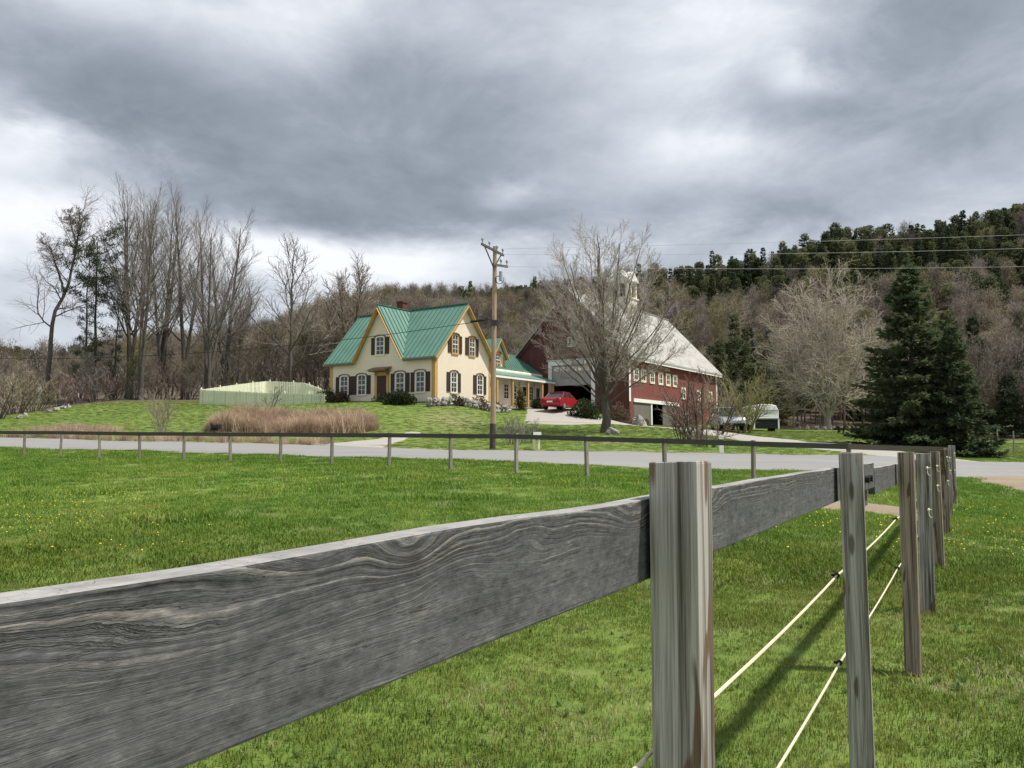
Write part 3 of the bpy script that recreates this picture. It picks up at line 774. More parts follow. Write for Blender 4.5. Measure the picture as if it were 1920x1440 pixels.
for i, (p, o, g0, wd) in enumerate(posts):
    for j, zt in enumerate((1.085, .745)):
        if i == 0: continue
        m = MB(); m.ball((0, 0, 0), (.010, .012, .012), 8, 6).bar((0, -.01, 0), (0, .02, 0), .006, 6)
        q = onfence(p.y, .055) ; ob = m.build('insulator', M['insul'] if i > 2 else M['black'], nf); ob.location = (q.x - p1t.x, q.y - p1t.y, zt - .012 * p.y * .3)
        ob.rotation_euler = (0, 0, FA)
    if i >= 3:      # cream screw-in insulators with a curl of spare tape on the near face of the far posts
        for zt in ((1.36, .97) if i % 2 else (1.30, 1.05)):
            m = MB(); m.ball((0, 0, 0), (.012, .016, .016), 8, 6)
            for k in range(9):
                a0, a1 = k * .7, (k + 1) * .7
                m.bar((.014 + .014 * math.cos(a0), -.01, .02 * math.sin(a0) - .007 * k), (.014 + .014 * math.cos(a1), -.01, .02 * math.sin(a1) - .007 * (k + 1)), .004, 5)
            q = onfence(p.y - wd * .5 - .03, -.02 - .03 * (i % 2)); ob = m.build('tape_curl', M['insul'], nf); ob.location = (q.x - p1t.x, q.y - p1t.y, zt); ob.rotation_euler = (0, 0, FA - math.pi / 2)

ff = empty('roadside_fence', (cnr.x, cnr.y, 0), 0, 'long low fence with thin posts and one dark top rail along the road', 'fence')
FX = {0: (47, 808), 1: (115, 808), 2: (188, 809), 3: (263, 810), 4: (346, 810), 5: (433, 811), 6: (527, 811), 7: (623, 812), 8: (730, 812), 9: (845, 813), 10: (968, 814), 11: (1100, 818), 12: (1246, 822), 13: (1411, 827), 14: (1590, 832), 15: (1779, 838)}
tops = []
for k in range(-6, 16):
    px = (47 + 65.14 * k) / (1 - .02785 * k); D = 32 * (1 - .02785 * k)
    if k >= 0: px = FX[k][0]
    py = FX[k][1] if k >= 0 else 808 + k * .6
    p = at(px, py, D); tops.append(p)
    if k < 15:
        g0 = gz(p.x, p.y); m = post_mesh(.085, p.z - g0 + .02, 100 + k)
        o = m.build('post', M['thinpost'], ff); o.location = (p.x - cnr.x, p.y - cnr.y, g0); o.rotation_euler = (R(random.uniform(-1.5, 1.5)), R(random.uniform(-1.5, 1.5)), R(35 + random.uniform(-6, 6)))
for i in range(0, len(tops) - 1):
    a, b = tops[i], tops[i + 1]; d = (b - a).normalized(); nrm = Vector((-d.y, d.x, 0)); 
    if nrm.y > 0: nrm = -nrm
    m = MB(); m.beam(a + nrm * .062 - Vector((cnr.x, cnr.y, .07)) - d * .0, b + nrm * .062 - Vector((cnr.x, cnr.y, .07)) + d * -.006, .034, .13)
    m.build('rail', M['farrail'] if i == len(tops) - 2 else M['darkrail'], ff)
# small wire fence in the right-hand field
wf = empty('wire_fence', tuple(on(1870, 62)), 0, 'low wire fence with thin pale posts in the field right of the dark spruces', 'fence')
W0 = Vector(wf.location); pl = []
for px, D in ((1868, 63), (1898, 58), (1945, 55), (2000, 53), (2060, 52)):
    p = on(px, D); m = MB(); m.bar((0, 0, -.2), (.02, 0, 1.45), .06, 7, .05)
    m.build('post', M['thinpost'], wf, p - W0); pl.append(p - W0)
for hh in (.55, .95, 1.3):
    m = MB()
    for a, b in zip(pl[:-1], pl[1:]): m.bar(a + Vector((0, 0, hh)), b + Vector((0, 0, hh)), .012, 4)
    m.build('wire', M['wire'], wf)

# ------------------------------------------------------------------ farmhouse
HA = -math.atan2(.555, .832)
H0 = Vector((-5.8, 60, 4.72))
hs = empty('farmhouse', H0, HA, 'cream clapboard farmhouse with green metal roof, steep front gable and porch wing', 'house')
Lh, Wd, EV, RZ = 11.17, 7.28, 3.76, 7.8
yr = Wd / 2; s1 = (RZ - EV) / yr
XC, GW = -5.59, 2.45; ZC = 7.72; s2 = (ZC - EV) / GW
m = MB()   # main body + cross gable + wing walls
prof = [(0, 0), (Wd, 0), (Wd, EV), (yr, RZ - .05), (0, EV)]
m.slab([(-Lh, y, z) for y, z in prof], (Lh, 0, 0))
m.slab([(XC - GW, 0, EV), (XC + GW, 0, EV), (XC, 0, ZC - .05)], (0, yr, 0))
m.slab([(x, Wd + .01, z) for x, z in ((-7, 0), (-1, 0), (-1, 3.15), (-4.2, 5.2), (-7, 3.1))], (0, 9.85, 0))   # ell
DY, DW = 10.5, .95                                                                                       # dormer on the ell
m.slab([(-1.55, DY - DW, 2.9), (-1.55, DY + DW, 2.9), (-1.55, DY + DW, 4.6), (-1.55, DY, 5.85), (-1.55, DY - DW, 4.6)], (-2.6, 0, 0))
m.build('wall', M['cream'], hs)
MB().box(-Lh + .03, -.03, .03, Wd - .03, -1.2, -.01).box(-6.95, -1.03, Wd, 17.1, -1.2, -.01).build('foundation', M['fstone'], hs)
MB().box(-1.0, .35, Wd + .05, 17.1, -.6, -.02).build('porch_floor', M['concrete'], hs)
for x, y in ((0, 0), (-Lh, 0), (0, Wd)):
    e = .03
    sx = -1 if x == 0 else 1
    mm = MB(); mm.box(min(x - e * sx * -1 if 0 else x + (e if x == 0 else -e), x + sx * .30), max(x + (e if x == 0 else -e), x + sx * .30), y - e if y == 0 else y - .30, y + .30 if y == 0 else y + e, .0, EV)
    mm.build('corner_board', M['ochre'], hs)
def seams_x(mb, x0, x1, ylo, yhi, zf, step=.46):
    x = x0 + step * .5
    while x < x1:
        a, b = ylo(x), yhi(x)
        if b - a > .1: mb.beam((x, a, zf(x, a) + .03), (x, b, zf(x, b) + .03), .05, .06, (0, 0, 1), 1)
        x += step
TH = .12; OV = .38
rf = MB(); zmain = lambda x, y: EV + s1 * y + .06
e0 = -.40
# front slope is cut along the valleys of the cross gable
gx = GW + .0
def valley(x):            # y where main slope meets the cross gable slope
    return max(e0, (ZC - s2 * abs(x - XC) - EV) / s1)
for sgn in (1, -1):
    xe = OV if sgn > 0 else -Lh - OV
    xv = XC + sgn * (GW + (-e0 * s1) / s2)
    poly = [(xe, e0), (xe, yr), (XC, yr), (XC, (ZC - EV) / s1), (xv, e0)]
    if sgn < 0: poly = poly[::-1]
    rf.slab([(x, y, zmain(x, y)) for x, y in poly], (0, 0, -TH))
    a, b = (xv, xe) if sgn > 0 else (xe, xv)
    lo, hi = min(XC, xe), max(XC, xe)
    seams_x(rf, lo, hi, lambda x: valley(x), lambda x: yr, zmain)
zb = lambda x, y: EV + s1 * (Wd - y) + .06
rf.slab([(x, y, zb(x, y)) for x, y in ((OV, yr + .01), (OV, Wd + .4), (-Lh - OV, Wd + .4), (-Lh - OV, yr + .01))], (0, 0, -TH))
for sgn in (1, -1):
    zc = lambda x, y: ZC - s2 * abs(x - XC) + .075
    xo = XC + sgn * (GW + .28)
    yv = lambda x: (zc(x, 0) - EV) / s1
    poly = [(XC + sgn * .0, -.42), (xo, -.42), (XC + sgn * (GW + .2), max(-.42, yv(XC + sgn * (GW + .2)))), (XC, yr)]
    if sgn < 0: poly = poly[::-1]
    rf.slab([(x, y, zc(x, y)) for x, y in poly], (0, 0, -TH))
    y = -.2
    while y < 3.3:
        xl = XC + sgn * min(GW + .25, max(0, (ZC - EV - s1 * y) / s2))
        if abs(xl - XC) > .2: rf.beam((XC, y, zc(XC, y) + .03), (xl, y, zc(xl, y) + .03), .05, .06, (0, 0, 1), 1)
        y += .46
roof = rf.build('roof', [M['greenroof'], M['greenseam']], hs)
MB().beam((OV, yr, RZ + .10), (-Lh - OV, yr, RZ + .10), .22, .06).beam((XC, -.42, ZC + .09), (XC, yr, ZC + .09), .2, .06).build('ridge_cap', M['greenseam'], roof)
c_ = MB(); c_.box(-6.90, -6.25, yr - .30, yr + .30, RZ - .5, RZ + .78).box(-6.96, -6.19, yr - .36, yr + .36, RZ + .78, RZ + .92)
c_.build('chimney', M['brick'], roof)
MB().bar((-9.55, 5.0, 6.0), (-9.55, 5.0, 8.25), .11, 8).build('vent_pipe', M['white'], roof)
# bargeboards (ochre) below the rakes and under the eaves
for x in (OV - .06, -Lh - OV + .02):
    for yy in (-.36, Wd + .36):
        MB().beam((x, yy, EV + s1 * (-.36) - .16), (x, yr, RZ - .14), .06, .34, (1, 0, 0)).build('rake_board', M['ochre'], hs)
for sgn in (1, -1): MB().beam((XC + sgn * (GW + .22), -.37, ZC - s2 * (GW + .22) - .16), (XC, -.37, ZC - .20), .06, .34, (0, 1, 0)).build('gable_board', M['ochre'], hs)
for a, b in ((XC + GW + .25, OV), (-Lh - OV, XC - GW - .25)): MB().box(a, b, -.37, -.30, EV - .36 * s1 - .22, EV - .36 * s1 - .05).box(a + .1, b - .1, -.30, -.02, EV - .36 * s1 - .12, EV - .36 * s1 - .08).build('eave_board', M['hood'], hs)
# soffit closing under overhang on gable side
def window(x, y, z, side, w=.82, h=1.5, trim='frame', shut=(1, 1), name='window', parent=None, hood=True):
    """window centred on x (front) or y (gable side), sill at z"""
    rz = 0 if side == 'front' else math.pi / 2
    mf = MB(); t = .11
    mf.box(-w / 2 - t, -w / 2, -.07, 0.005, 0, h).box(w / 2, w / 2 + t, -.07, .005, 0, h).box(-w / 2 - t, w / 2 + t, -.09, .005, -.12, 0)
    # segmental head
    n = 8; arc = [(w / 2 * math.cos(math.pi * i / n) , h - .10 + .12 * math.sin(math.pi * i / n)) for i in range(n + 1)]
    out_ = [((w / 2 + t) * math.cos(math.pi * i / n), h - .02 + .15 * math.sin(math.pi * i / n)) for i in range(n + 1)]
    for i in range(n):
        mf.slab([(arc[i][0], -.07, arc[i][1]), (out_[i][0], -.07, out_[i][1]), (out_[i + 1][0], -.07, out_[i + 1][1]), (arc[i + 1][0], -.07, arc[i + 1][1])], (0, .075, 0))
    o = mf.build(name, M[trim], parent or hs, (x, y, z), rz)
    s = MB()
    for zz in (h * .49,): s.box(-w / 2, w / 2, -.05, -.012, zz - .03, zz + .03)
    s.box(-.018, .018, -.045, -.013, .0, h * .46).box(-.018, .018, -.045, -.013, h * .52, h)
    for zz in (h * .24, h * .75): s.box(-w / 2, -.018, -.04, -.014, zz - .013, zz + .013).box(.018, w / 2, -.04, -.014, zz - .013, zz + .013)
    for q in (-1, 1): s.box(q * w / 2 - .03, q * w / 2 + .03, -.05, -.012, 0, h)
    s.build('sash', M['white'], o)
    MB().box(-w / 2, w / 2, -.012, -.004, 0, h + .05).build('pane', M['glass'], o)
    if hood:
        hd = MB()
        for i in range(n):
            a = [((w / 2 + t + .05) * math.cos(math.pi * q / n), h - .01 + .175 * math.sin(math.pi * q / n)) for q in (i, i + 1)]
            b = [(p[0] * 1.0, p[1] + .05) for p in a]
            hd.slab([(a[0][0], -.14, a[0][1]), (b[0][0], -.14, b[0][1]), (b[1][0], -.14, b[1][1]), (a[1][0], -.14, a[1][1])], (0, .145, 0))
        hd.build('hood', M['hood'], o)
    for q, on_ in zip((-1, 1), shut):
        if on_:
            a = q * (w / 2 + t + .03); b = q * (w / 2 + t + .03 + .40)
            sh = MB(); lo, hi = min(a, b), max(a, b)
            sh.box(lo, hi, -.045, .0, .0, h)
            for zz in (.0, h * .5 - .03, h - .06): sh.box(lo, hi, -.06, -.045, zz, zz + .06)
            sh.box(lo, lo + .05, -.06, -.045, .06, h - .06).box(hi - .05, hi, -.06, -.045, .06, h - .06)
            sh.build('shutter', M['shutter'], o)
    return o
for wx in (9.5, 7.53, 3.45, 1.41): window(-wx, 0, .76, 'front')
window(XC, 0, 3.86, 'front', .80, 1.35)
for vy in (2.41, 4.62): window(0, vy, 3.85, 'side', .66, 1.38, 'ochre')
for vy in (2.27, 5.70): window(0, vy, .80, 'side', .66, 1.5)
d = MB(); d.box(-5.34 - .5, -5.34 + .5, -.03, .0, .0, 2.15)
for q in (-1, 1):
    for zz in (.25, 1.2): d.box(-5.34 + q * .25 - .17, -5.34 + q * .25 + .17, -.05, -.03, zz, zz + .75)
do = d.build('door', M['door'], hs)
MB().ball((-4.95, -.07, 1.0), .035, 8, 6).build('handle', M['iron'], do)
de = MB()
for q in (-1, 1): de.box(-5.34 + q * .62 - .12, -5.34 + q * .62 + .12, -.09, .0, 0, 2.45)
de.box(-5.34 - .74, -5.34 + .74, -.09, 0, 2.17, 2.45)
de.build('door_surround', M['ochre'], hs)
MB().slab([(-5.34 - .98, -.75, 2.52), (-5.34 + .98, -.75, 2.52), (-5.34 + .98, 0, 2.78), (-5.34 - .98, 0, 2.78)], (0, 0, .07)).box(-5.34 - .9, -5.34 + .9, -.68, 0, 2.452, 2.515).build('door_hood', M['hood'], hs)
MB().box(-5.34 - .8, -5.34 + .8, -1.0, -.03, -.4, -.02).box(-5.34 - .8, -5.34 + .8, -1.4, -1.0, -.4, -.2).build('doorstep', M['concrete'], hs)
# ell roof, porch roof, posts, doors
er = MB()
zl = lambda x: 3.15 + (5.2 - 3.15) / 3.2 * (-1 - x) + .06
er.slab([(-1.15, Wd - .02 + .03, zl(-1.15)), (-1.15, 17.15, zl(-1.15)), (-4.2, 17.15, zl(-4.2)), (-4.2, Wd + .01, zl(-4.2))], (0, 0, -.1))
zr_ = lambda x: 5.2 - (5.2 - 3.1) / 2.8 * (-4.2 - x) + .06
er.slab([(-4.21, Wd + .01, zr_(-4.21)), (-4.21, 17.15, zr_(-4.21)), (-7.35, 17.15, zr_(-7.35)), (-7.35, Wd + .01, zr_(-7.35))], (0, 0, -.1))
y = Wd + .3
while y < 17.1:
    er.beam((-1.15, y, zl(-1.15) + .03), (-4.2, y, zl(-4.2) + .03), .05, .06, (0, 0, 1), 1); y += .46
er.build('ell_roof', [M['greenroof'], M['greenseam']], hs)
pr = MB(); zp = lambda x: 2.55 + (3.12 - 2.55) / 1.75 * (.45 - x)
pr.slab([(.45, Wd + .03, zp(.45)), (.45, 17.0, zp(.45)), (-1.30, 17.0, zp(-1.3)), (-1.30, Wd + .03, zp(-1.3))], (0, 0, -.08))
pr.build('porch_roof', M['greenroof'], hs)
MB().box(.40, .47, Wd + .06, 17.0, 2.30, 2.46).build('porch_fascia', M['white'], hs)
for yy in (Wd + .5, 10.1, 12.55, 14.95, 16.85):
    MB().box(.18, .36, yy - .09, yy + .09, -.02, 2.36).box(.12, .42, yy - .15, yy + .15, 2.2, 2.36).build('porch_post', M['ochre'], hs)
dr = MB()
for a, b in ((Wd + .02, DY - DW - .1), ):
    pass
for sgn in (1, -1): dr.slab([(-1.15, DY, 6.0), (-1.15, DY + sgn * (DW + .3), 4.6 - .35), (-4.1, DY + sgn * (DW + .3), 4.6 - .35), (-4.1, DY, 6.0)][::sgn], (0, 0, -.09))
dr.build('dormer_roof', M['greenroof'], hs)
bd = MB()
for sgn in (1, -1): bd.beam((-1.2, DY, 5.85), (-1.2, DY + sgn * (DW + .28), 4.15), .05, .22, (1, 0, 0))
for sgn in (1, -1): bd.box(-1.575, -1.50, DY + sgn * DW - .12, DY + sgn * DW + .12, 2.95, 4.45)
bd.build('dormer_trim', M['ochre'], hs)
window(-1.55, DY, 3.55, 'side', .62, 1.1, 'ochre', (0, 0))
def ell_door(yc, white=True):
    d = MB(); d.box(-1.0, -.95, yc - .5, yc + .5, 0, 2.1); o = d.build('door', M['white'], hs)
    MB().box(-.95, -.94, yc - .28, yc + .28, 1.05, 1.9).build('pane', M['glass'], o)
    MB().ball((-.92, yc + .4, .95), .04, 8, 6).build('handle', M['iron'], o)
ell_door(13.9); ell_door(16.2)
for yc in (8.6, 11.0, 12.25, 15.05): window(-1.0, yc, .75, 'side', .72, 1.2, 'frame', (0, 0), hood=False)
MB().box(-1.0, -.97, 14.55, 14.62, 0, 2.3).box(-1.0, -.96, 15.52, 15.66, 0, 2.3).box(-1.0, -.96, 16.82, 16.98, 0, 2.3).box(-1.0, -.96, 13.05, 13.2, 0, 2.3).build('ell_trim', M['ochre'], hs)

# ------------------------------------------------------------------ barn
B0 = Vector((10.27, 70, 4.8))
bn = empty('barn', B0, HA, 'big red barn with a weathered pale roof, white cupola and open garage bay', 'barn')
BW, BL_, BE, BR = 11.85, 22.5, 4.75, 10.9
wt = .2; gx0, gx1, gh = -7.95, -3.62, 3.95
bf = MB(); bs = (BR - BE) / (BW / 2); xr = -BW / 2
bf.slab([(-BW, 0, -1.6), (gx0, 0, -1.6), (gx0, 0, gh), (gx1, 0, gh), (gx1, 0, -1.6), (0, 0, -1.6), (0, 0, BE), (xr, 0, BR), (-BW, 0, BE)], (0, wt, 0))
bf.build('front_wall', M['barnfront_shaded'], bn)
bo = MB()
HB = .42; 
bo.box(-wt, 0, wt + .002, BL_, HB, BE)                                     # right wall above the basement doors
bo.box(-wt, 0, wt + .002, .95, -2.6, HB - .002).box(-wt, 0, 11.2, BL_, -2.6, HB - .002)
bo.box(-BW, -BW + wt, wt + .002, BL_, -2.6, BE)
bo.slab([(-BW, BL_ + .002, -2.6), (0, BL_ + .002, -2.6), (0, BL_ + .002, BE), (xr, BL_ + .002, BR), (-BW, BL_ + .002, BE)], (0, wt, 0))
bo.build('wall', M['barn'], bn)
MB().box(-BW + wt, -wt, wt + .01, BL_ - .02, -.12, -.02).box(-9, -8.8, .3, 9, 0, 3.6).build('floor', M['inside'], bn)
rb = MB()
for sgn in (1, -1):
    xe = 0 if sgn > 0 else -BW
    pts = [(xr, -.45, BR + .12), (xe + sgn * .5, -.45, BE - .5 * bs + .12), (xe + sgn * .5, BL_ + .55, BE - .5 * bs + .12), (xr, BL_ + .55, BR + .12)]
    rb.slab(pts[::sgn], (0, 0, -.16))
broof = rb.build('roof', M['greyroof'], bn)
MB().beam((xr, -.45, BR + .15), (xr, BL_ + .55, BR + .15), .3, .08).build('ridge_cap', M['greyroof'], broof)
for sgn in (1, -1):
    xe = 0 if sgn > 0 else -BW
    tr = MB(); tr.beam((xe + sgn * .46, -.40, BE - .46 * bs - .14), (xr, -.40, BR - .14), .06, .28, (0, 1, 0)); tr.build('rake_board', M['barnfront_shaded'], bn)
MB().box(.40, .47, -.40, BL_ + .5, BE - .5 * bs - .20, BE - .5 * bs - .02).build('eave_board', M['white'], bn)
for y in (0, BL_ - .25): MB().box(-.001, .03, y - (.02 if y == 0 else 0), y + .3, HB if y == 0 else -1.4, BE - .3).build('corner_board', M['white'], bn)
gf = MB(); gf.box(gx0 - .28, gx0 + .10, -.07, -.002, -.1, gh).box(gx1 - .10, gx1 + .28, -.07, -.002, -.1, gh).box(gx0 - .28, gx1 + .28, -.08, -.002, gh, gh + .42)
gf.box(gx0 - .4, gx1 + .4, -.16, -.002, gh + .42, gh + .50)
gf.build('garage_frame', M['white'], bn)
gd = MB(); gd.box(gx0 + .10, gx1 - .10, .06, .12, 2.05, gh)
for q in range(3): gd.box(gx0 + .10, gx1 - .10, .045, .06, 2.05 + q * .62, 2.10 + q * .62)
gdo = gd.build('garage_door', M['greypanel'], bn)
for q in range(6):
    x = gx0 + .30 + q * .64; MB().box(x, x + .50, .035, .058, 3.38, 3.78).build('pane', M['white' if q % 2 == 0 else 'frame'], gdo)
# loft windows on the front
for x, z, s_ in ((-5.75, 5.7, .32), (-3.9, 5.4, .28)):
    o = MB().box(-s_ - .09, -s_, -.05, -.002, 0, .7).box(s_, s_ + .09, -.05, -.002, 0, .7).box(-s_ - .09, s_ + .09, -.06, -.002, .7, .8).box(-s_ - .12, s_ + .12, -.07, -.002, -.1, 0).build('window', M['frame'], bn, (x, 0, z))
    MB().box(-s_, s_, -.02, -.003, 0, .7).build('pane', M['glass'], o)
    MB().box(-.02, .02, -.035, -.021, 0, .7).box(-s_, -.02, -.034, -.021, .33, .37).box(.02, s_, -.034, -.021, .33, .37).build('sash', M['white'], o)
def barn_win(y, z, w=.72, h=.80):
    o = MB().box(-w / 2 - .2, -w / 2, -.06, -.002, 0, h).box(w / 2, w / 2 + .2, -.06, -.002, 0, h).box(-w / 2 - .2, w / 2 + .2, -.065, -.002, h, h + .2).box(-w / 2 - .2, w / 2 + .2, -.07, -.002, -.2, 0).build('window', M['frame'], bn, (0, y, z), math.pi / 2)
    MB().box(-w / 2, w / 2, -.02, -.003, 0, h).build('pane', M['glass'], o)
    MB().box(-.03, .03, -.04, -.021, 0, h).box(-w / 2, -.03, -.04, -.021, h * .47, h * .53).box(.03, w / 2, -.04, -.021, h * .47, h * .53).build('sash', M['white'], o)
for y in (1.4, 3.0, 4.9, 6.87, 8.67, 10.4): barn_win(y, 2.45)
for y in (12.6, 16.8, 20.3): barn_win(y, 1.35)
MB().box(-.001, .10, .8, 11.35, HB - .02, HB + .30).build('door_track', M['white'], bn)
MB().box(-.07, -.02, .95, 4.6, -2.4, HB - .03).build('basement_door', M['greyboard'], bn)
MB().box(-.07, -.02, 7.4, 11.2, -2.4, HB - .03).build('basement_door', M['greyboard'], bn)
MB().box(-.10, .04, 4.6, 4.85, -2.4, HB - .03).build('door_post', M['white'], bn)
MB().box(-.001, .05, 12.55, 13.75, -.35, -.2).box(-.001, .05, 12.55, 12.7, -2.2, -.35).box(-.001, .05, 13.6, 13.75, -2.2, -.35).build('side_door_frame', M['white'], bn)
MB().box(.002, .03, 12.7, 13.6, -2.2, -.35).build('side_door', M['door'], bn)
# cupola
cu = MB(); cy_ = BL_ / 2; hw = 1.12
cu.box(xr - hw, xr + hw, cy_ - hw, cy_ + hw, BR - 1.3, BR + .75)
cu.box(xr - hw - .12, xr + hw + .12, cy_ - hw - .12, cy_ + hw + .12, BR + .75, BR + .87)
cup = cu.build('cupola', M['frame'], bn)
cpst = MB()
z0, z1 = BR + .87, BR + 2.55
for sx in (-1, 1):
    for sy in (-1, 1): cpst.box(xr + sx * .95 - .14, xr + sx * .95 + .14, cy_ + sy * .95 - .14, cy_ + sy * .95 + .14, z0, z1)
for k in range(4):                                   # arched heads between the posts
    n = 8
    for i in range(n):
        a0, a1 = math.pi * i / n, math.pi * (i + 1) / n
        q = [(.81 * math.cos(a0), z1 - .75 + .62 * math.sin(a0)), (.81 * math.cos(a1), z1 - .75 + .62 * math.sin(a1))]
        pts = [(q[0][0], q[0][1]), (q[0][0], z1), (q[1][0], z1), (q[1][0], q[1][1])]
        rot = lambda p, yy: ((p[0], yy, p[1]), (-yy, p[0], p[1]), (-p[0], -yy, p[1]), (yy, -p[0], p[1]))[k]
        A = [Vector(rot(p, -1.0)) + Vector((xr, cy_, 0)) for p in pts]
        off = Vector(rot((0, 0), .12)); off.z = 0
        cpst.slab(A, off)
    A = [Vector(rot(p, -.97)) + Vector((xr, cy_, 0)) for p in ((-.09, z0), (.09, z0), (.09, z1 - .12), (-.09, z1 - .12))]
    cpst.slab(A, Vector(rot((0, 0), .08)) * Vector((1, 1, 0)))
cpst.build('belfry_arch', M['frame'], cup)
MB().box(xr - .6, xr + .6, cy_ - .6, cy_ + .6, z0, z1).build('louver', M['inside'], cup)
cr_ = MB(); cr_.box(xr - 1.3, xr + 1.3, cy_ - 1.3, cy_ + 1.3, z1 + .002, z1 + .12)
gh_ = .95
for k in range(4):                                   # four gablets meeting at a pyramid
    rot = lambda p: ((p[0], p[1], p[2]), (-p[1], p[0], p[2]), (-p[0], -p[1], p[2]), (p[1], -p[0], p[2]))[k]
    A = [Vector(rot(p)) + Vector((xr, cy_, z1 + .12)) for p in ((-1.22, -1.25, 0), (1.22, -1.25, 0), (0, -1.25, gh_), (0, -.2, gh_ + .05))]
    cr_.add(A, [(0, 1, 2), (1, 3, 2), (2, 3, 0)])
A = [Vector((xr + a * 1.2, cy_ + b * 1.2, z1 + .12)) for a, b in ((-1, -1), (1, -1), (1, 1), (-1, 1))] + [Vector((xr, cy_, z1 + 1.45))]
cr_.add(A, [(0, 1, 4), (1, 2, 4), (2, 3, 4), (3, 0, 4)])
cr_.build('cupola_roof', M['white'], cup)
fn = MB(); fn.bar((xr, cy_, z1 + 1.35), (xr, cy_, z1 + 2.0), .06, 8, .02).ball((xr, cy_, z1 + 1.6), .12, 8, 6)
for sx in (-1, 1):
    for sy in (-1, 1): fn.bar((xr + sx * 1.2, cy_ + sy * 1.2, z1 + .1), (xr + sx * 1.2, cy_ + sy * 1.2, z1 + .75), .07, 6, .015)
fn.build('finial', M['frame'], cup)

# ------------------------------------------------------------------ vehicles
def vehicle(name, loc, rz, label, cat, paintm, body, glassy, wheels, W=1.78, wr=.33, scale=1.):
    """body, glassy: side profiles (length x, height z) ; x forward"""
    v = empty(name, loc, rz, label, cat); 
    b = MB(); n = len(body)
    for yv, q in ((-W / 2, 1), (-W / 2 + .10, 2), (W / 2 - .10, 2), (W / 2, 1)): pass
    rings = [(-W / 2 + .02, .0), (-W / 2 + .0, .03), (-W / 2 + .14, .06), (W / 2 - .14, .06), (W / 2, .03), (W / 2 - .02, 0)]
    sec = [(-W / 2, .94), (-W / 2 + .12, 1.), (W / 2 - .12, 1.), (W / 2, .94)]
    cx = sum(p[0] for p in body) / n; cz = sum(p[1] for p in body) / n
    for yv, k in sec: b.v += [(cx + (x - cx) * (.985 if k < 1 else 1), yv, cz + (z - cz) * k) for x, z in body]
    for r in range(len(sec) - 1):
        for i in range(n): b.f.append((r * n + i, r * n + (i + 1) % n, (r + 1) * n + (i + 1) % n, (r + 1) * n + i))
    b.f += [tuple(range(n))[::-1], tuple(range((len(sec) - 1) * n, len(sec) * n))]; b.mi = [0] * len(b.f)
    b.build('body', paintm, v, bevel=.05, seg=2)
    c = MB(); n = len(glassy); zb = min(z for x, z in glassy); zt = max(z for x, z in glassy)
    for sgn in (-1, 1): c.v += [(x, sgn * (W / 2 - .07 - .20 * (z - zb) / (zt - zb)), z) for x, z in glassy]
    for i in range(n): c.f.append((i, (i + 1) % n, n + (i + 1) % n, n + i))
    c.f += [tuple(range(n))[::-1], tuple(range(n, 2 * n))]; c.mi = [0] * len(c.f)
    c.build('cabin_glass', M['glass'], v, bevel=.03)
    top = [p for p in glassy if p[1] > zt - .03]; x0, x1 = min(p[0] for p in top), max(p[0] for p in top)
    rfm = MB(); rfm.box(x0 - .06, x1 + .06, -W / 2 + .25, W / 2 - .25, zt - .02, zt + .05)
    for sgn in (-1, 1):
        base = [p for p in glassy if p[1] < zb + .03]; bx0, bx1 = min(p[0] for p in base), max(p[0] for p in base)
        for a, q in ((bx0, x0), (bx1, x1), ((bx0 + bx1) / 2, (x0 + x1) / 2)):
            rfm.beam((a, sgn * (W / 2 - .06), zb), (q, sgn * (W / 2 - .255), zt), .08, .06, (0, 1, 0))
    rfm.build('roof', paintm, v, bevel=.02)
    for x in wheels:
        for sgn in (-1, 1):
            t = MB(); t.bar((x, sgn * (W / 2 - .20), wr), (x, sgn * (W / 2 + .015), wr), wr, 20); o = t.build('wheel', M['tyre'], v, bevel=.03)
            t = MB(); t.bar((x, sgn * (W / 2 - .05), wr), (x, sgn * (W / 2 + .025), wr), wr * .64, 12); t.build('rim', M['rim'], o)
    xb = min(p[0] for p in body); xf = max(p[0] for p in body)
    for sgn in (-1, 1):
        MB().box(xb - .02, xb + .12, sgn * (W / 2 - .20) - .17, sgn * (W / 2 - .20) + .17, .72, .88).build('tail_light', M['lamp'], v)
        MB().box(xf - .14, xf + .02, sgn * (W / 2 - .24) - .18, sgn * (W / 2 - .24) + .18, .62, .76).build('headlight', M['headlamp'], v)
    MB().box(xb - .04, xb + .05, -W / 2 + .1, W / 2 - .1, .38, .56).build('rear_bumper', paintm, v)
    MB().box(xb - .055, xb - .04, -.26, .26, .58, .70).build('number_plate', M['white'], v)
    MB().box(xf - .05, xf + .05, -W / 2 + .1, W / 2 - .1, .34, .54).build('front_bumper', M['black'] if paintm is M['silver'] else paintm, v)
    return v
sedan = [(-2.15, .42), (-2.2, .80), (-2.05, .96), (-1.2, 1.0), (.9, .98), (1.9, .84), (2.15, .66), (2.15, .36), (1.75, .26), (-1.8, .26)]
sglass = [(-1.5, .97), (-.85, 1.42), (.25, 1.44), (1.05, .96)]
vehicle('red_car', on(1052, 67.0, .06), R(62), 'shiny red car parked in front of the open garage bay of the barn', 'car', M['redpaint'], sedan, sglass, (-1.3, 1.32))
pick = [(-2.6, .5), (-2.6, 1.05), (-.6, 1.08), (.75, 1.10), (1.0, 1.12), (2.35, 1.02), (2.55, .75), (2.55, .45), (2.2, .38), (-2.3, .38)]
pglass = [(-2.3, 1.06), (-2.15, 1.78), (.3, 1.80), (1.0, 1.08)]
vehicle('silver_truck', on(1362, 64, .05), R(-93), 'silver utility vehicle half hidden behind bare shrubs beside the barn drive', 'car', M['silver'], pick, pglass, (-1.6, 1.6), 1.86, .38)
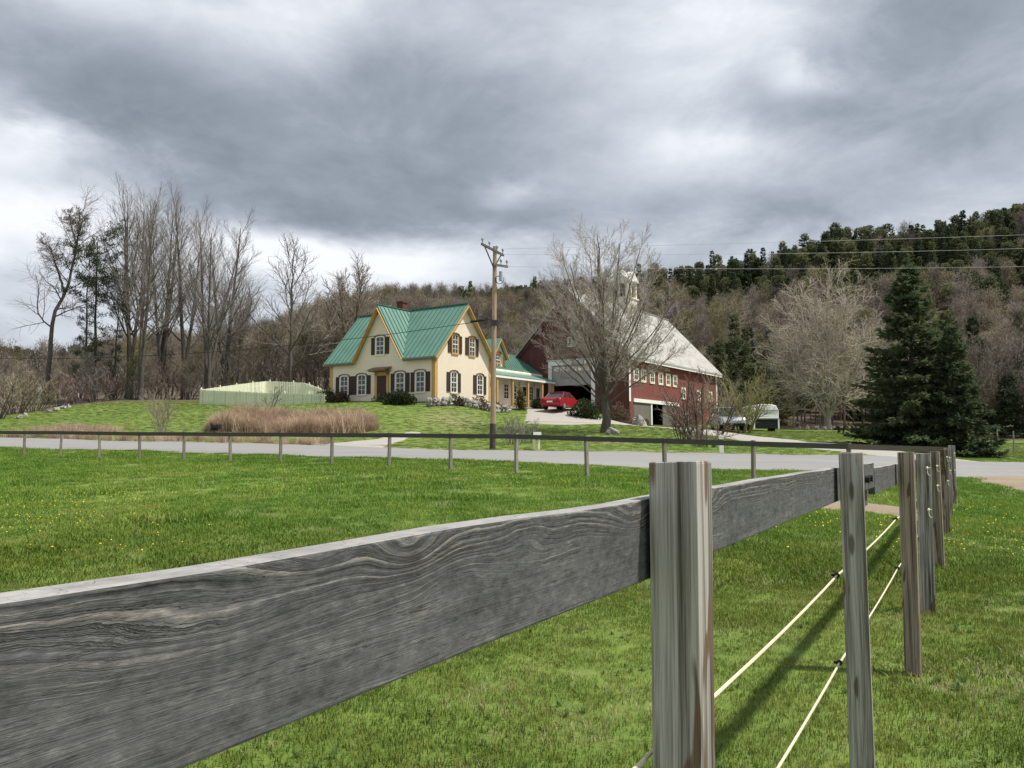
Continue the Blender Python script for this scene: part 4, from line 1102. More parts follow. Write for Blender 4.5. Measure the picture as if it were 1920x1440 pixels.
# horse trailer
T0 = on(1437, 74); th_ = empty('horse_trailer', T0, R(2), 'white box trailer with dark open lower back standing on the lawn right of the barn', 'trailer')
tb = MB(); pf = [(-1.05, .55), (1.05, .55), (1.05, 1.75), (.85, 2.12), (.4, 2.25), (-.4, 2.25), (-.85, 2.12), (-1.05, 1.75)]
tb.slab([(x, 0.06, z) for x, z in pf], (0, 3.4, 0)); tb.build('body', simple('trailer_white', (.92, .92, .90), .03, 3, .35), th_, bevel=.03)
MB().box(-1.06, 1.06, .0, .055, 1.02, 1.10).box(-1.08, 1.08, .02, .055, 1.72, 1.78).build('trim_rail', M['greypanel'], th_)
MB().box(-.98, .98, .03, .057, .25, 1.0).build('ramp_opening', M['black'], th_); th_.scale = (1.12,) * 3
MB().box(.96, 1.08, .02, .057, .2, 1.02).box(-1.08, -.96, .02, .057, .2, 1.02).build('door_post', M['white'], th_)
MB().box(1.052, 1.08, .8, 1.9, 1.3, 1.7).build('side_window', M['glass'], th_)
for y in (1.4, 2.2):
    for sx in (-1, 1): MB().bar((sx * .95, y, .33), (sx * 1.12, y, .33), .33, 18).build('wheel', M['tyre'], th_)
MB().beam((0, 3.4, .5), (0, 5.0, .5), .12, .12).bar((0, 4.8, .5), (0, 4.8, 0), .05, 8).build('tow_bar', M['iron'], th_)

# ------------------------------------------------------------------ pole, wires, mailbox, marker, hen
pb = on(924, 36.2); ptop = at(928, 462, 36.2)
up = empty('utility_pole', pb, 0, 'tall leaning wooden utility pole with crossarms standing at the far road edge', 'utility pole')
lt = ptop - pb
m = MB(); m.bar((0, 0, -.3), lt, .135, 12, .095); m.build('pole', M['pole'], up, smooth=False)
MB().bar((-.004, -.02, .0), (0.0, -.02, 1.15), .145, 12, .141).build('base_sleeve', M['bark_dk'], up)
ax = Vector((.60, .78, 0)).normalized()
for z, L1, L2, tilt in ((-.25, .95, .65, .14), (-.85, .15, .95, -.06)):
    a = lt + Vector((0, 0, z)) - ax * L1 + Vector((-.0, -.16, tilt)); b = lt + Vector((0, 0, z)) + ax * L2 + Vector((0, -.16, -tilt * .6))
    o = MB().beam(a, b, .075, .10).build('crossarm', M['bark'], up)
    for f in ((.04, .35, .7, .96) if L1 > .5 else (.55, .95)):
        p = a.lerp(b, f); MB().bar(p + Vector((0, 0, .05)), p + Vector((0, 0, .17)), .025, 6).ball(p + Vector((0, 0, .24)), (.06, .06, .09), 8, 6).build('insulator', M['ceramic'], o)
    if L1 > .5:
        MB().beam(a.lerp(b, .12), lt + Vector((0, -.13, -1.15)), .04, .05).build('brace', M['bark'], o)
        MB().beam(a.lerp(b, .90), lt + Vector((0, -.13, -.95)), .04, .05).build('brace', M['bark'], o)
MB().bar(lt + Vector((.27, -.1, -1.62)), lt + Vector((.27, -.1, -1.18)), .085, 12).bar(lt + Vector((.05, 0, -1.4)), lt + Vector((.27, -.1, -1.4)), .03, 6).build('transformer_can', M['ceramic'], up, bevel=.02)
m = MB()
for k in range(8):
    a0, a1 = math.pi + k * .4, math.pi + (k + 1) * .4
    m.bar(lt + Vector((.22 + .20 * math.cos(a0), -.1, -1.45 + .32 * math.sin(a0))), lt + Vector((.22 + .20 * math.cos(a1), -.1, -1.45 + .32 * math.sin(a1))), .016, 5)
m.build('drop_loop', M['wire'], up)
MB().box(lt.x * .62 - .12, lt.x * .62 + .12, -.25, -.10, 5.6, 5.85).build('bracket', M['iron'], up)
def wire(label, a, b, sag, r, mat, group=None, n=24):
    m = MB(); a, b = Vector(a), Vector(b); P = []
    for i in range(n + 1):
        f = i / n; p = a.lerp(b, f); p.z -= sag * 4 * f * (1 - f); P.append(p)
    for p, q in zip(P[:-1], P[1:]): m.bar(p, q, r, 4)
    o = m.build('power_line', mat); return tag(o, label, 'power line', group)
wp = Vector(up.location)
wire('highest of the three pale wires crossing in front of the wooded hill', wp + lt + ax * .7 + Vector((0, -.1, .0)), at(2350, 424, 40), .10, .008, M['wire_lt'], 'pale wires running right from the pole')
wire('middle one of the three pale wires crossing in front of the wooded hill', wp + lt + Vector((.05, -.1, -.40)), at(2350, 449, 40), .25, .008, M['wire_lt'], 'pale wires running right from the pole')
wire('lowest of the three pale wires crossing in front of the wooded hill', wp + lt + Vector((.05, -.1, -.95)), at(2350, 488, 40), .25, .008, M['wire_lt'], 'pale wires running right from the pole')
sv = wire('dark sagging cable running left from the pole past the green farmhouse roof', at(921, 599, 36.1), at(-350, 655, 42), 1.05, .017, M['wire'])
m = MB(); m.bar(at(882, 603, 36.2), at(908, 600, 36.15), .055, 8); m.build('splice_case', M['black'], None); bpy.data.objects['splice_case'].parent = sv
mb_ = empty('mailbox', on(1005, 35.6), R(10), 'dark mailbox with a pale lid on two light posts at the far road edge', 'mailbox')
for x in (-.09, .12): MB().box(x - .05, x + .05, -.05, .05, -.2, .56).build('post', M['frame'], mb_)
MB().box(-.24, .24, -.24, .24, .56, .60).build('shelf', M['frame'], mb_)
b = MB(); pf = [(-.17, .60), (.17, .60), (.17, .72), (.12, .80), (0, .83), (-.12, .80), (-.17, .72)]
b.slab([(x, -.25, z) for x, z in pf], (0, .5, 0)); bo_ = b.build('box', M['iron'], mb_)
MB().box(-.18, .18, -.27, -.252, .60, .78).build('door', M['white'], bo_)
MB().box(.172, .19, -.1, -.06, .65, .85).build('flag', M['lamp'], mb_)
mk = empty('marker_post', on(1351, 35.0), 0, 'slim white marker post at the road edge under the bare shrubs', 'post')
MB().box(-.09, .09, -.05, .05, -.2, .72).build('shaft', M['white'], mk, bevel=.01)
MB().slab([(-.10, -.06, .722), (.10, -.06, .722), (0, -.06, .80)], (0, .12, 0)).build('cap', M['white'], mk)
MB().box(-.092, .092, -.054, .054, .52, .60).build('band', M['iron'], mk)
# black hen
def hen(loc, rz):
    V, E, Rr = [(0, 0, .20), (-.09, 0, .21), (-.17, 0, .28), (-.22, 0, .37), (.08, 0, .22), (.13, 0, .31), (.145, 0, .38), (.19, 0, .385)], [], []
    me = bpy.data.meshes.new('hen'); me.from_pydata(V, [(0, 1), (1, 2), (2, 3), (0, 4), (4, 5), (5, 6), (6, 7)], [])
    o = link('hen', me, M['hen'], None, loc, rz)
    sk = o.modifiers.new('skin', 'SKIN'); o.modifiers.new('sub', 'SUBSURF').levels = 2; o.modifiers['sub'].render_levels = 2
    rad = [(.12, .13), (.11, .12), (.07, .08), (.02, .05), (.10, .11), (.055, .055), (.045, .045), (.008, .008)]
    for v, r in zip(me.skin_vertices[0].data, rad): v.radius = r
    me.skin_vertices[0].data[0].use_root = True
    lg = []
    for s_ in (-1, 1):
        l = MB().bar((.02, s_ * .05, .10), (.02, s_ * .05, 0), .012, 6)
        for a in (-.5, 0, .5): l.bar((.02, s_ * .05, .005), (.02 + .06 * math.cos(a), s_ * .05 + .06 * math.sin(a), .004), .007, 5)
        l.build('leg', M['iron'], o)
    MB().slab([(.12, -.008, .42), (.17, -.008, .42), (.165, -.008, .46), (.15, -.008, .44), (.14, -.008, .47), (.125, -.008, .44)], (0, .016, 0)).build('comb', M['comb'], o)
    return o
tag(hen(on(404, 43.4, .03), R(190)), 'small black hen on the dry grass bank just beyond the road', 'hen')
bpy.data.objects['hen'].scale = (1.35,) * 3

# pale picket enclosure behind the dry grass
pe = empty('picket_fence', on(500, 64), 0, 'pale green picket enclosure left of the farmhouse with a humped back run', 'fence')
E0 = Vector(pe.location)
def picket_run(pts, mat, hs_, name):
    """pts: list of (px, D); hs_: list of photo rows of the top edge"""
    a = np.array([[at(px, py, D)[0], D, at(px, py, D)[2]] for (px, D), py in zip(pts, hs_)]); s = np.r_[0, np.cumsum(np.linalg.norm(np.diff(a[:, :2], axis=0), axis=1))]
    q = np.arange(0, s[-1], .150); A = np.stack([pchip(s, a[:, i], q) for i in range(3)], 1)
    m = MB(); top = MB()
    for i in range(len(A) - 1):
        x, y, z = A[i]; d = Vector((A[i + 1][0] - x, A[i + 1][1] - y, 0)).normalized(); nn = Vector((-d.y, d.x, 0)) * .012
        g0 = gz(x, y) - .05; w_ = .062; P = Vector((x, y, 0)) - Vector((E0.x, E0.y, 0)); j = random.uniform(-.012, .012)
        zt, zb_ = z - E0.z + j, g0 - E0.z
        m.slab([P - d * w_ - nn + Vector((0, 0, zb_)), P + d * w_ - nn + Vector((0, 0, zb_)), P + d * w_ - nn + Vector((0, 0, zt - .05)), P - nn + Vector((0, 0, zt)), P - d * w_ - nn + Vector((0, 0, zt - .05))], nn * 2)
    for f in (.25, .8):
        for i in range(0, len(A) - 1, 4):
            k = min(i + 4, len(A) - 1); pa, pb_ = A[i], A[k]; ga, gb = gz(pa[0], pa[1]), gz(pb_[0], pb_[1])
            d = Vector((pb_[0] - pa[0], pb_[1] - pa[1], 0)).normalized(); nn = Vector((-d.y, d.x, 0)) * .04
            va = Vector((pa[0], pa[1], ga + (pa[2] - ga) * f)) - E0 + nn; vb = Vector((pb_[0], pb_[1], gb + (pb_[2] - gb) * f)) - E0 + nn
            top.beam(va, vb, .05, .09)
    m.build(name, mat, pe); top.build('fence_rail', mat, pe)
    for i in range(0, len(A), 14):
        x, y, z = A[i]; p = MB(); g0 = gz(x, y); p.box(-.06, .06, .06, .18, -.2, z - g0 + .05); p.ball((0, .12, z - g0 + .09), .06, 6, 5)
        p.build('post', M['picketw'], pe, Vector((x, y, g0)) - E0)
picket_run([(376, 67.5), (440, 66), (520, 64.8), (614, 64.0)], M['picket'], [730, 733, 736.5, 738], 'front_pickets')
picket_run([(377, 67.6), (420, 70), (466, 73), (502, 75), (563, 75), (590, 73), (614, 70)], M['picketw'], [730, 724, 718, 714.5, 717, 724, 734], 'back_pickets')

# ------------------------------------------------------------------ bare trees
def norm(a): return a / np.maximum(np.linalg.norm(a, axis=-1, keepdims=True), 1e-9)
def level(r, S0, D0, L, R0, R1, npts, wander, trop):
    B = len(S0); P = np.zeros((B, npts, 3)); P[:, 0] = S0; d = norm(D0)
    for i in range(1, npts):
        d = norm(d + r.normal(0, wander, (B, 3)) + np.array([0, 0, trop])); P[:, i] = P[:, i - 1] + d * (L / (npts - 1))[:, None]
    f = np.linspace(0, 1, npts)[None]
    return P, R0[:, None] * (1 - f) + R1[:, None] * f
def spawn(r, P, Rr, m, t0, t1, a0, a1, lf, rk, rmin, flat=0.):
    B, n = P.shape[:2]
    t = t0 + (t1 - t0) * (np.arange(m)[None] + r.uniform(.1, .9, (B, m))) / m; x = t * (n - 1); i = np.clip(x.astype(int), 0, n - 2); f = (x - i)[..., None]
    b = np.arange(B)[:, None]; pos = P[b, i] * (1 - f) + P[b, i + 1] * f; tan = norm(P[b, i + 1] - P[b, i]); rad = Rr[b, i] * (1 - f[..., 0]) + Rr[b, i + 1] * f[..., 0]
    az = r.uniform(0, 6.28, (B, 1)) + np.arange(m)[None] * 2.4 + r.normal(0, .3, (B, m))
    ref = np.where(np.abs(tan[..., 2:3]) > .9, np.array([1., 0, 0]), np.array([0, 0, 1.])); u = norm(np.cross(tan, ref)); v = np.cross(tan, u)
    perp = u * np.cos(az)[..., None] + v * np.sin(az)[..., None]
    if flat: perp = norm(perp * np.array([1, 1, 1 - flat]))
    u_ = (t - t0) / max(t1 - t0, 1e-6); ang = np.radians(a0 + (a1 - a0) * u_ + r.normal(0, 7, t.shape))[..., None]
    d = tan * np.cos(ang) + perp * np.sin(ang); Lp = np.linalg.norm(np.diff(P, axis=1), axis=2).sum(1)[:, None]
    L = Lp * lf(u_) * r.uniform(.75, 1.2, t.shape)
    return pos.reshape(-1, 3), d.reshape(-1, 3), L.ravel(), np.maximum(rad * rk, rmin).ravel()
def tubes(P, Rr, s):
    B, n = P.shape[:2]; T = norm(np.gradient(P, axis=1)); mean = norm(T.mean(1))
    ref = np.where(np.abs(mean[:, 2:3]) > .8, np.array([1., 0, 0]), np.array([0, 0, 1.]))[:, None]
    u = norm(np.cross(T, np.broadcast_to(ref, T.shape))); v = np.cross(T, u); a = np.arange(s) * 2 * np.pi / s
    V = P[:, :, None] + Rr[:, :, None, None] * (u[:, :, None] * np.cos(a)[None, None, :, None] + v[:, :, None] * np.sin(a)[None, None, :, None])
    b, i, k = np.meshgrid(np.arange(B), np.arange(n - 1), np.arange(s), indexing='ij'); o = (b * n + i) * s; k2 = (k + 1) % s
    return V.reshape(-1, 3), np.stack([o + k, o + k2, o + s + k2, o + s + k], -1).reshape(-1, 4)
def joinVQ(L):
    V, Q, b = [], [], 0
    for v, q in L: V.append(v); Q.append(q + b); b += len(v)
    return np.concatenate(V), np.concatenate(Q)
def gnarl(pts, n, r, amp):
    """smooth polyline through given points"""
    a = np.array(pts, float); s = np.r_[0, np.cumsum(np.linalg.norm(np.diff(a, axis=0), axis=1))]; q = np.linspace(0, s[-1], n)
    P = np.stack([pchip(s, a[:, i], q) for i in range(3)], 1); P[1:] += r.normal(0, amp, (n - 1, 3)) * np.array([1, 1, .2]); return P
def bare_tree(seed, stems, spec, name='bare_tree', bark='bark', twig='twig', wood_levels=1, rtop=.03):
    """stems: list of (polyline, base radius); spec: rows (m, t0, t1, a0, a1, lenfun, rk, rmin, npts, wander, trop, sides)"""
    r = np.random.default_rng(seed); wood, crown = [], []
    n = 14; P = np.stack([gnarl(p, n, r, .008 * len(p)) for p, q in stems]); R0 = np.array([q for p, q in stems])
    f = np.linspace(0, 1, n)[None]; Rr = R0[:, None] * ((1 - f) ** .85 * .93 + .0) + rtop
    Rr[:, 0] *= 1.28; Rr[:, 1] *= 1.06
    wood.append(tubes(P, Rr, 9)); cur = (P, Rr)
    for li, (m, t0, t1, a0, a1, lf, rk, rmin, npts, wd, tp, sides) in enumerate(spec):
        S0, D0, L, R1 = spawn(r, cur[0], cur[1], m, t0, t1, a0, a1, lf, rk, rmin)
        P, Rr = level(r, S0, D0, L, R1, np.maximum(R1 * .3, rmin * .7), npts, wd, tp)
        (wood if li < wood_levels else crown).append(tubes(P, Rr, sides)); cur = (P, Rr)
    return fastmesh('trunk', *joinVQ(wood), smooth=True), fastmesh('crown', *joinVQ(crown))
def place_tree(meshes, mats, loc, rz, sc_, name, label, cat, group=None):
    t = empty(name, loc, rz, label, cat, group); t.scale = (sc_,) * 3 if not hasattr(sc_, '__len__') else sc_
    for nm, me, mt in zip(('trunk', 'crown'), meshes, mats):
        if not me.materials: me.materials.append(M[mt])
        o = bpy.data.objects.new(nm, me); COL.objects.link(o); o.parent = t
        if me.materials[0] is not M[mt]:
            o.material_slots[0].link = 'OBJECT'; o.material_slots[0].material = M[mt]
    return t

# the big maple in front of the barn
b0 = on(1134, 50.5, -.15); Hm = at(1125, 392, 50.5).z - b0.z
lead = [(0, 0, 0), (.05, 0, 2.0), (.0, .1, 4.5), (-.2, .1, 8), (-.3, 0, Hm * .93)]
rs = random.Random(5); mst = [(lead, .28)]
for k in range(30):
    f = (k + .5) / 30; e = math.asin(f * 1.12 - .14 if f * 1.12 - .14 < .985 else .985); a = k * 2.39996
    q = 4.7 * math.cos(e) * rs.uniform(.86, 1.04); h = 6.4 + (Hm - 7.6) * math.sin(e) * rs.uniform(.92, 1.02); z0 = 1.75 + 2.6 * f * rs.uniform(.6, 1.2); cx, cy = math.cos(a) * q, math.sin(a) * q
    if f > .45: mst.append(([(0, 0, z0), (cx * .20, cy * .20, z0 + (h - z0) * .20), (cx * .62, cy * .62, z0 + (h - z0) * .58), (cx, cy, h)], rs.uniform(.036, .055)))
    else: mst.append(([(0, 0, z0), (cx * .30, cy * .30, z0 + (h - z0) * .32), (cx * .70, cy * .70, z0 + (h - z0) * .66), (cx, cy, h)], rs.uniform(.030, .045)))
mp = [(11, .30, .98, 42, 26, lambda u: .25 * (1 - .25 * u), .5, .0100, 6, .08, .05, 3),
      (9, .12, .97, 40, 26, lambda u: .50 * (1 - .4 * u), .55, .0080, 5, .09, .04, 3),
      (7, .15, .97, 34, 24, lambda u: .48 * (1 - .3 * u), .6, .0072, 3, .09, .03, 3)]
place_tree(bare_tree(3, mst, mp, rtop=.018, wood_levels=0), ('bark', 'twig_maple'), b0, 0, (1, 1, .955), 'bare_tree',
           'large leafless maple with a dense rounded crown standing in front of the red barn', 'tree')
# pale round tree on the right
b0 = on(1552, 85); 
stems = [([(0, 0, 0), (.1, 0, 3), (.2, 0, 8), (.3, 0, 13.2)], .26)]
for k, (dx_, dy_, h_) in enumerate(((2.4, .4, 12), (-2.4, .2, 12.2), (.6, 2.2, 11), (-.5, -2.3, 11.2), (4.0, -.6, 9.5), (-4.0, .6, 9.4), (1.6, -1.8, 12.4), (-1.4, 1.8, 12.6))):
    stems.append(([(0, 0, .9), (dx_ * .25, dy_ * .25, 2.4), (dx_ * .65, dy_ * .65, h_ * .55), (dx_, dy_, h_)], .13))
pl = [(12, .10, .95, 68, 30, lambda u: .48 * (1 - .5 * u), .5, .028, 8, .15, .03, 5), (9, .1, .95, 48, 32, lambda u: .5 * (1 - .4 * u), .55, .021, 6, .16, .02, 4), (6, .15, .97, 42, 30, lambda u: .5, .6, .013, 4, .16, .0, 3)]
place_tree(bare_tree(11, stems, pl, rtop=.02), ('bark_pale', 'twig_pale'), b0, 0, (1.12, 1.12, 1.17), 'bare_tree', 'round pale leafless tree standing on the lawn between the white trailer and the spruces', 'tree')
# tall bare trees on the left
def tall(seed, H, nst, r0, spread=.12, lean=0.):
    r = random.Random(seed); st = []
    for k in range(nst):
        a = 6.28 * k / max(nst, 1) + r.uniform(-.4, .4); q = spread * H * (0 if nst == 1 else r.uniform(.5, 1.1)); h = H * r.uniform(.84, 1)
        dx, dy = math.cos(a) * q, math.sin(a) * q * .7
        st.append(([(.25 * k * .6, 0, 0), (dx * .15 + .2 * k * .5, dy * .2, h * .22), (dx * .5 + lean * .4, dy * .5, h * .55), (dx + lean, dy, h)], r0 * r.uniform(.7, 1)))
    return st
tl = [(15, .28, .97, 46, 18, lambda u: .35 * (1 - .6 * u), .46, .022, 8, .06, .085, 4), (9, .12, .96, 34, 22, lambda u: .50 * (1 - .4 * u), .55, .0125, 6, .07, .06, 3), (7, .15, .97, 32, 24, lambda u: .46, .6, .0088, 4, .1, .03, 3)]
tA = bare_tree(21, tall(1, 21.5, 3, .27, .10), tl); tB = bare_tree(22, tall(5, 20.5, 2, .25, .11), tl); tC = bare_tree(23, tall(8, 19, 3, .22, .16), tl)
sm = [(14, .2, .95, 50, 24, lambda u: .42 * (1 - .5 * u), .5, .03, 7, .08, .07, 5), (9, .12, .95, 38, 26, lambda u: .5 * (1 - .4 * u), .55, .018, 5, .1, .04, 4), (7, .15, .97, 35, 26, lambda u: .46, .6, .014, 4, .12, .02, 3)]
tD = bare_tree(24, tall(9, 15, 1, .24), sm); tE = bare_tree(25, tall(12, 11, 3, .15, .2), sm)
def tree_at(ms, mats, px, D, toprow, basez, rz, name, label, group=None, cat='tree', wide=1.):
    b = on(px, D, -.1); h = at(px, toprow, D).z - b.z; z = max(v.co.z for v in ms[1].vertices); k = h / z
    return place_tree(ms, mats, b, rz, (k * wide, k * wide, k), name, label, cat, group)
g_ = 'tall leafless trees left of the farmhouse'
tree_at(tA, ('bark', 'twig'), 238, 80, 328, 0, .3, 'bare_tree', 'tallest leafless tree with three dark stems beside the thin pines', g_)
tree_at(tB, ('bark', 'twig'), 263, 76, 340, 0, 2.1, 'bare_tree', 'tall leafless twin-stemmed tree just right of the tallest one', g_)
tree_at(tB, ('bark', 'twig'), 344, 82, 352, 0, 4.4, 'bare_tree', 'slender leafless tree behind the left end of the picket enclosure', g_)
tree_at(tC, ('bark', 'twig'), 385, 80, 362, 0, 1.0, 'bare_tree', 'broad leafless tree with several ascending stems above the picket enclosure', g_)
tree_at(tA, ('bark', 'twig'), 302, 84, 346, 0, 4.0, 'bare_tree', 'tall leafless tree with three stems behind the twin-stemmed one', g_)
tree_at(tB, ('bark', 'twig'), 418, 86, 395, 0, 5.6, 'bare_tree', 'rightmost of the very tall leafless trees, above the left part of the picket enclosure', g_, wide=1.2)
tree_at(tD, ('bark', 'twig'), 543, 84, 432, 0, .0, 'bare_tree', 'medium leafless tree with a fan crown behind the hump of the picket enclosure', g_, wide=1.15)
tree_at(tE, ('bark', 'twig_tan'), 655, 92, 472, 0, 1.4, 'bare_tree', 'thin dark leafless tree with few boughs rising behind the farmhouse roof', g_)
tree_at(tE, ('bark', 'twig'), 445, 98, 520, 0, 3.4, 'bare_tree', 'smaller leafless tree far behind the middle of the picket enclosure', g_)
tree_at(tE, ('bark', 'twig_tan'), 610, 100, 545, 0, 5.2, 'bare_tree', 'low spreading leafless tree behind the left end of the green roof', g_)
# crooked one at the far left
b0 = on(86, 78, -.1); k = 78 / F
Q = lambda px, py, dy=0: ((px - 86) * k, dy, at(86, py, 78).z - b0.z)
stems = [([Q(86, 752), Q(89, 650), Q(92, 600), Q(112, 540, .4), Q(126, 480, .2), Q(134, 435), Q(130, 392, .3)], .26), ([Q(110, 545, .2), Q(96, 505), Q(88, 470, -.6), Q(70, 455, -.8)], .11),
         ([Q(130, 455), Q(116, 425, .4), Q(106, 392, .6)], .10), ([Q(126, 478), Q(142, 440, -.7), Q(152, 410, -1)], .10)]
ck = [(13, .35, .98, 66, 34, lambda u: .26 * (1 - .3 * u), .45, .024, 7, .15, .02, 5), (10, .1, .98, 50, 34, lambda u: .55 * (1 - .3 * u), .55, .013, 6, .16, .01, 4), (8, .1, .97, 45, 35, lambda u: .5, .6, .0095, 4, .16, .0, 3)]
place_tree(bare_tree(31, stems, ck, rtop=.02), ('bark', 'twig_red'), b0, 0, 1, 'bare_tree', 'crooked leafless tree with reddish twigs and a bent trunk at the far left', 'tree')

# shrubs and brush made of bare stems
def brush(seed, n, H, spread, rad=.03, mats=('bark', 'twig'), dens=7):
    r = np.random.default_rng(seed); a = r.uniform(0, 6.28, n); q = r.uniform(0, 1, n) ** .6
    S0 = np.stack([np.cos(a) * q * spread * .25, np.sin(a) * q * spread * .25, np.full(n, -.1)], 1); D0 = np.stack([np.cos(a) * q * spread / H, np.sin(a) * q * spread / H, np.ones(n)], 1)
    P, Rr = level(r, S0, D0, H * r.uniform(.6, 1.05, n), np.full(n, rad), np.full(n, .012), 8, .07, .02)
    wood = [tubes(P, Rr, 5)]; crown = []
    for m, rm in ((dens, .014), (dens - 1, .010)):
        S1, D1, L, R1 = spawn(r, P, Rr, m, .2, .97, 42, 28, lambda u: .36 * (1 - .4 * u), .55, rm)
        P, Rr = level(r, S1, D1, L, R1, np.full(len(L), rm * .7), 5, .1, .03); crown.append(tubes(P, Rr, 3))
    return fastmesh('stems', *joinVQ(wood)), fastmesh('twigs', *joinVQ(crown))
def place_brush(ms, mats, loc, rz, s, label, group=None, name='bare_shrub'):
    t = empty(name, loc, rz, label, 'shrub', group); t.scale = (s,) * 3 if not hasattr(s, '__len__') else s
    for nm, me, mt in zip(('stem', 'twigs'), ms, mats):
        if not me.materials: me.materials.append(M[mt])
        o = bpy.data.objects.new(nm, me); COL.objects.link(o); o.parent = t
        if me.materials[0] is not M[mt]: o.material_slots[0].link = 'OBJECT'; o.material_slots[0].material = M[mt]
    return t
bA, bB, bC = brush(1, 16, 3.0, 1.5), brush(2, 22, 3.4, 1.9), brush(3, 13, 2.6, 1.8, .035)
def shrub_at(ms, mats, px, D, toprow, rz, label, group=None, wide=1., name='bare_shrub'):
    b = on(px, D, -.05); h = at(px, toprow, D).z - b.z; z = max(v.co.z for v in ms[1].vertices); k = h / z
    return place_brush(ms, mats, b, rz, (k * wide, k * wide, k), label, group, name)
shrub_at(bA, ('twig_tan', 'twig_tan'), 306, 46, 722, 0, 'clump of thin tan saplings behind the road, left of the picket enclosure', wide=.8)
shrub_at(bC, ('bark', 'twig_red'), 1312, 42, 682, 1, 'dark reddish bare shrub with spreading stems in front of the barn side wall', wide=1.1)
shrub_at(bA, ('bark', 'twig_red'), 1278, 44, 742, 2, 'low reddish bare shrub beside the barn basement doors', wide=1.2)
shrub_at(bB, ('twig_olive', 'twig_olive'), 1388, 63, 678, 3, 'olive budding shrub rising behind the silver utility vehicle', wide=1.1)
shrub_at(bA, ('twig_olive', 'twig_tan'), 1352, 66, 700, 4, 'yellowish bare shrub between the barn end and the silver utility vehicle', wide=1.)
shrub_at(bC, ('bark', 'twig_red'), 1325, 39, 786, 5, 'wide low bare shrub behind the white marker post', wide=1.7)
shrub_at(bC, ('twig_tan', 'twig'), 960, 40, 770, 1.7, 'wispy bare shrub just right of the utility pole base', wide=1.1)
shrub_at(bA, ('twig_tan', 'twig'), 990, 41, 782, .7, 'wispy low bare shrub behind the mailbox', wide=1.2)
shrub_at(brush(7, 3, 2.2, .9, .04, dens=9), ('bark', 'twig'), 502, 58, 722, 1, 'small bare sapling with level branches in front of the picket enclosure', name='sapling', wide=1.15)
g_ = 'brush along the far edge of the left lawn'
for i, (px, D, top, mt, ms, wd) in enumerate([(-60, 60, 680, 'twig_tan', bB, 1.2), (-10, 58, 690, 'twig_tan', bA, 1.3), (28, 64, 690, 'twig_tan', bB, 1.2), (62, 66, 700, 'twig_olive', bC, 1.2), (112, 70, 700, 'twig_red', bA, 1.2), (140, 72, 702, 'twig_red', bB, 1.2),
      (176, 74, 690, 'twig', bC, 1.2), (210, 76, 698, 'twig_red', bA, 1.4), (246, 77, 705, 'twig', bB, 1.2), (284, 78, 690, 'twig_tan', bC, 1.2), (318, 80, 670, 'twig_red', bB, 1.1), (352, 80, 688, 'twig', bA, 1.3), (405, 84, 660, 'twig', bB, 1.1),
      (440, 86, 672, 'twig_tan', bC, 1.2), (480, 88, 650, 'twig', bB, 1.1), (520, 90, 668, 'twig', bA, 1.2), (565, 90, 655, 'twig_red', bB, 1.1), (598, 92, 680, 'twig', bC, 1.2), (10, 78, 700, 'twig_red', bC, 1.4), (90, 80, 712, 'twig_tan', bB, 1.3), (225, 90, 668, 'twig', bC, 1.5), (150, 88, 690, 'twig_tan', bA, 1.5)]):
    shrub_at(ms, ('bark', mt), px, D, top, i * 1.3, 'leafless brush thicket under the tall bare trees on the left', g_, wd)

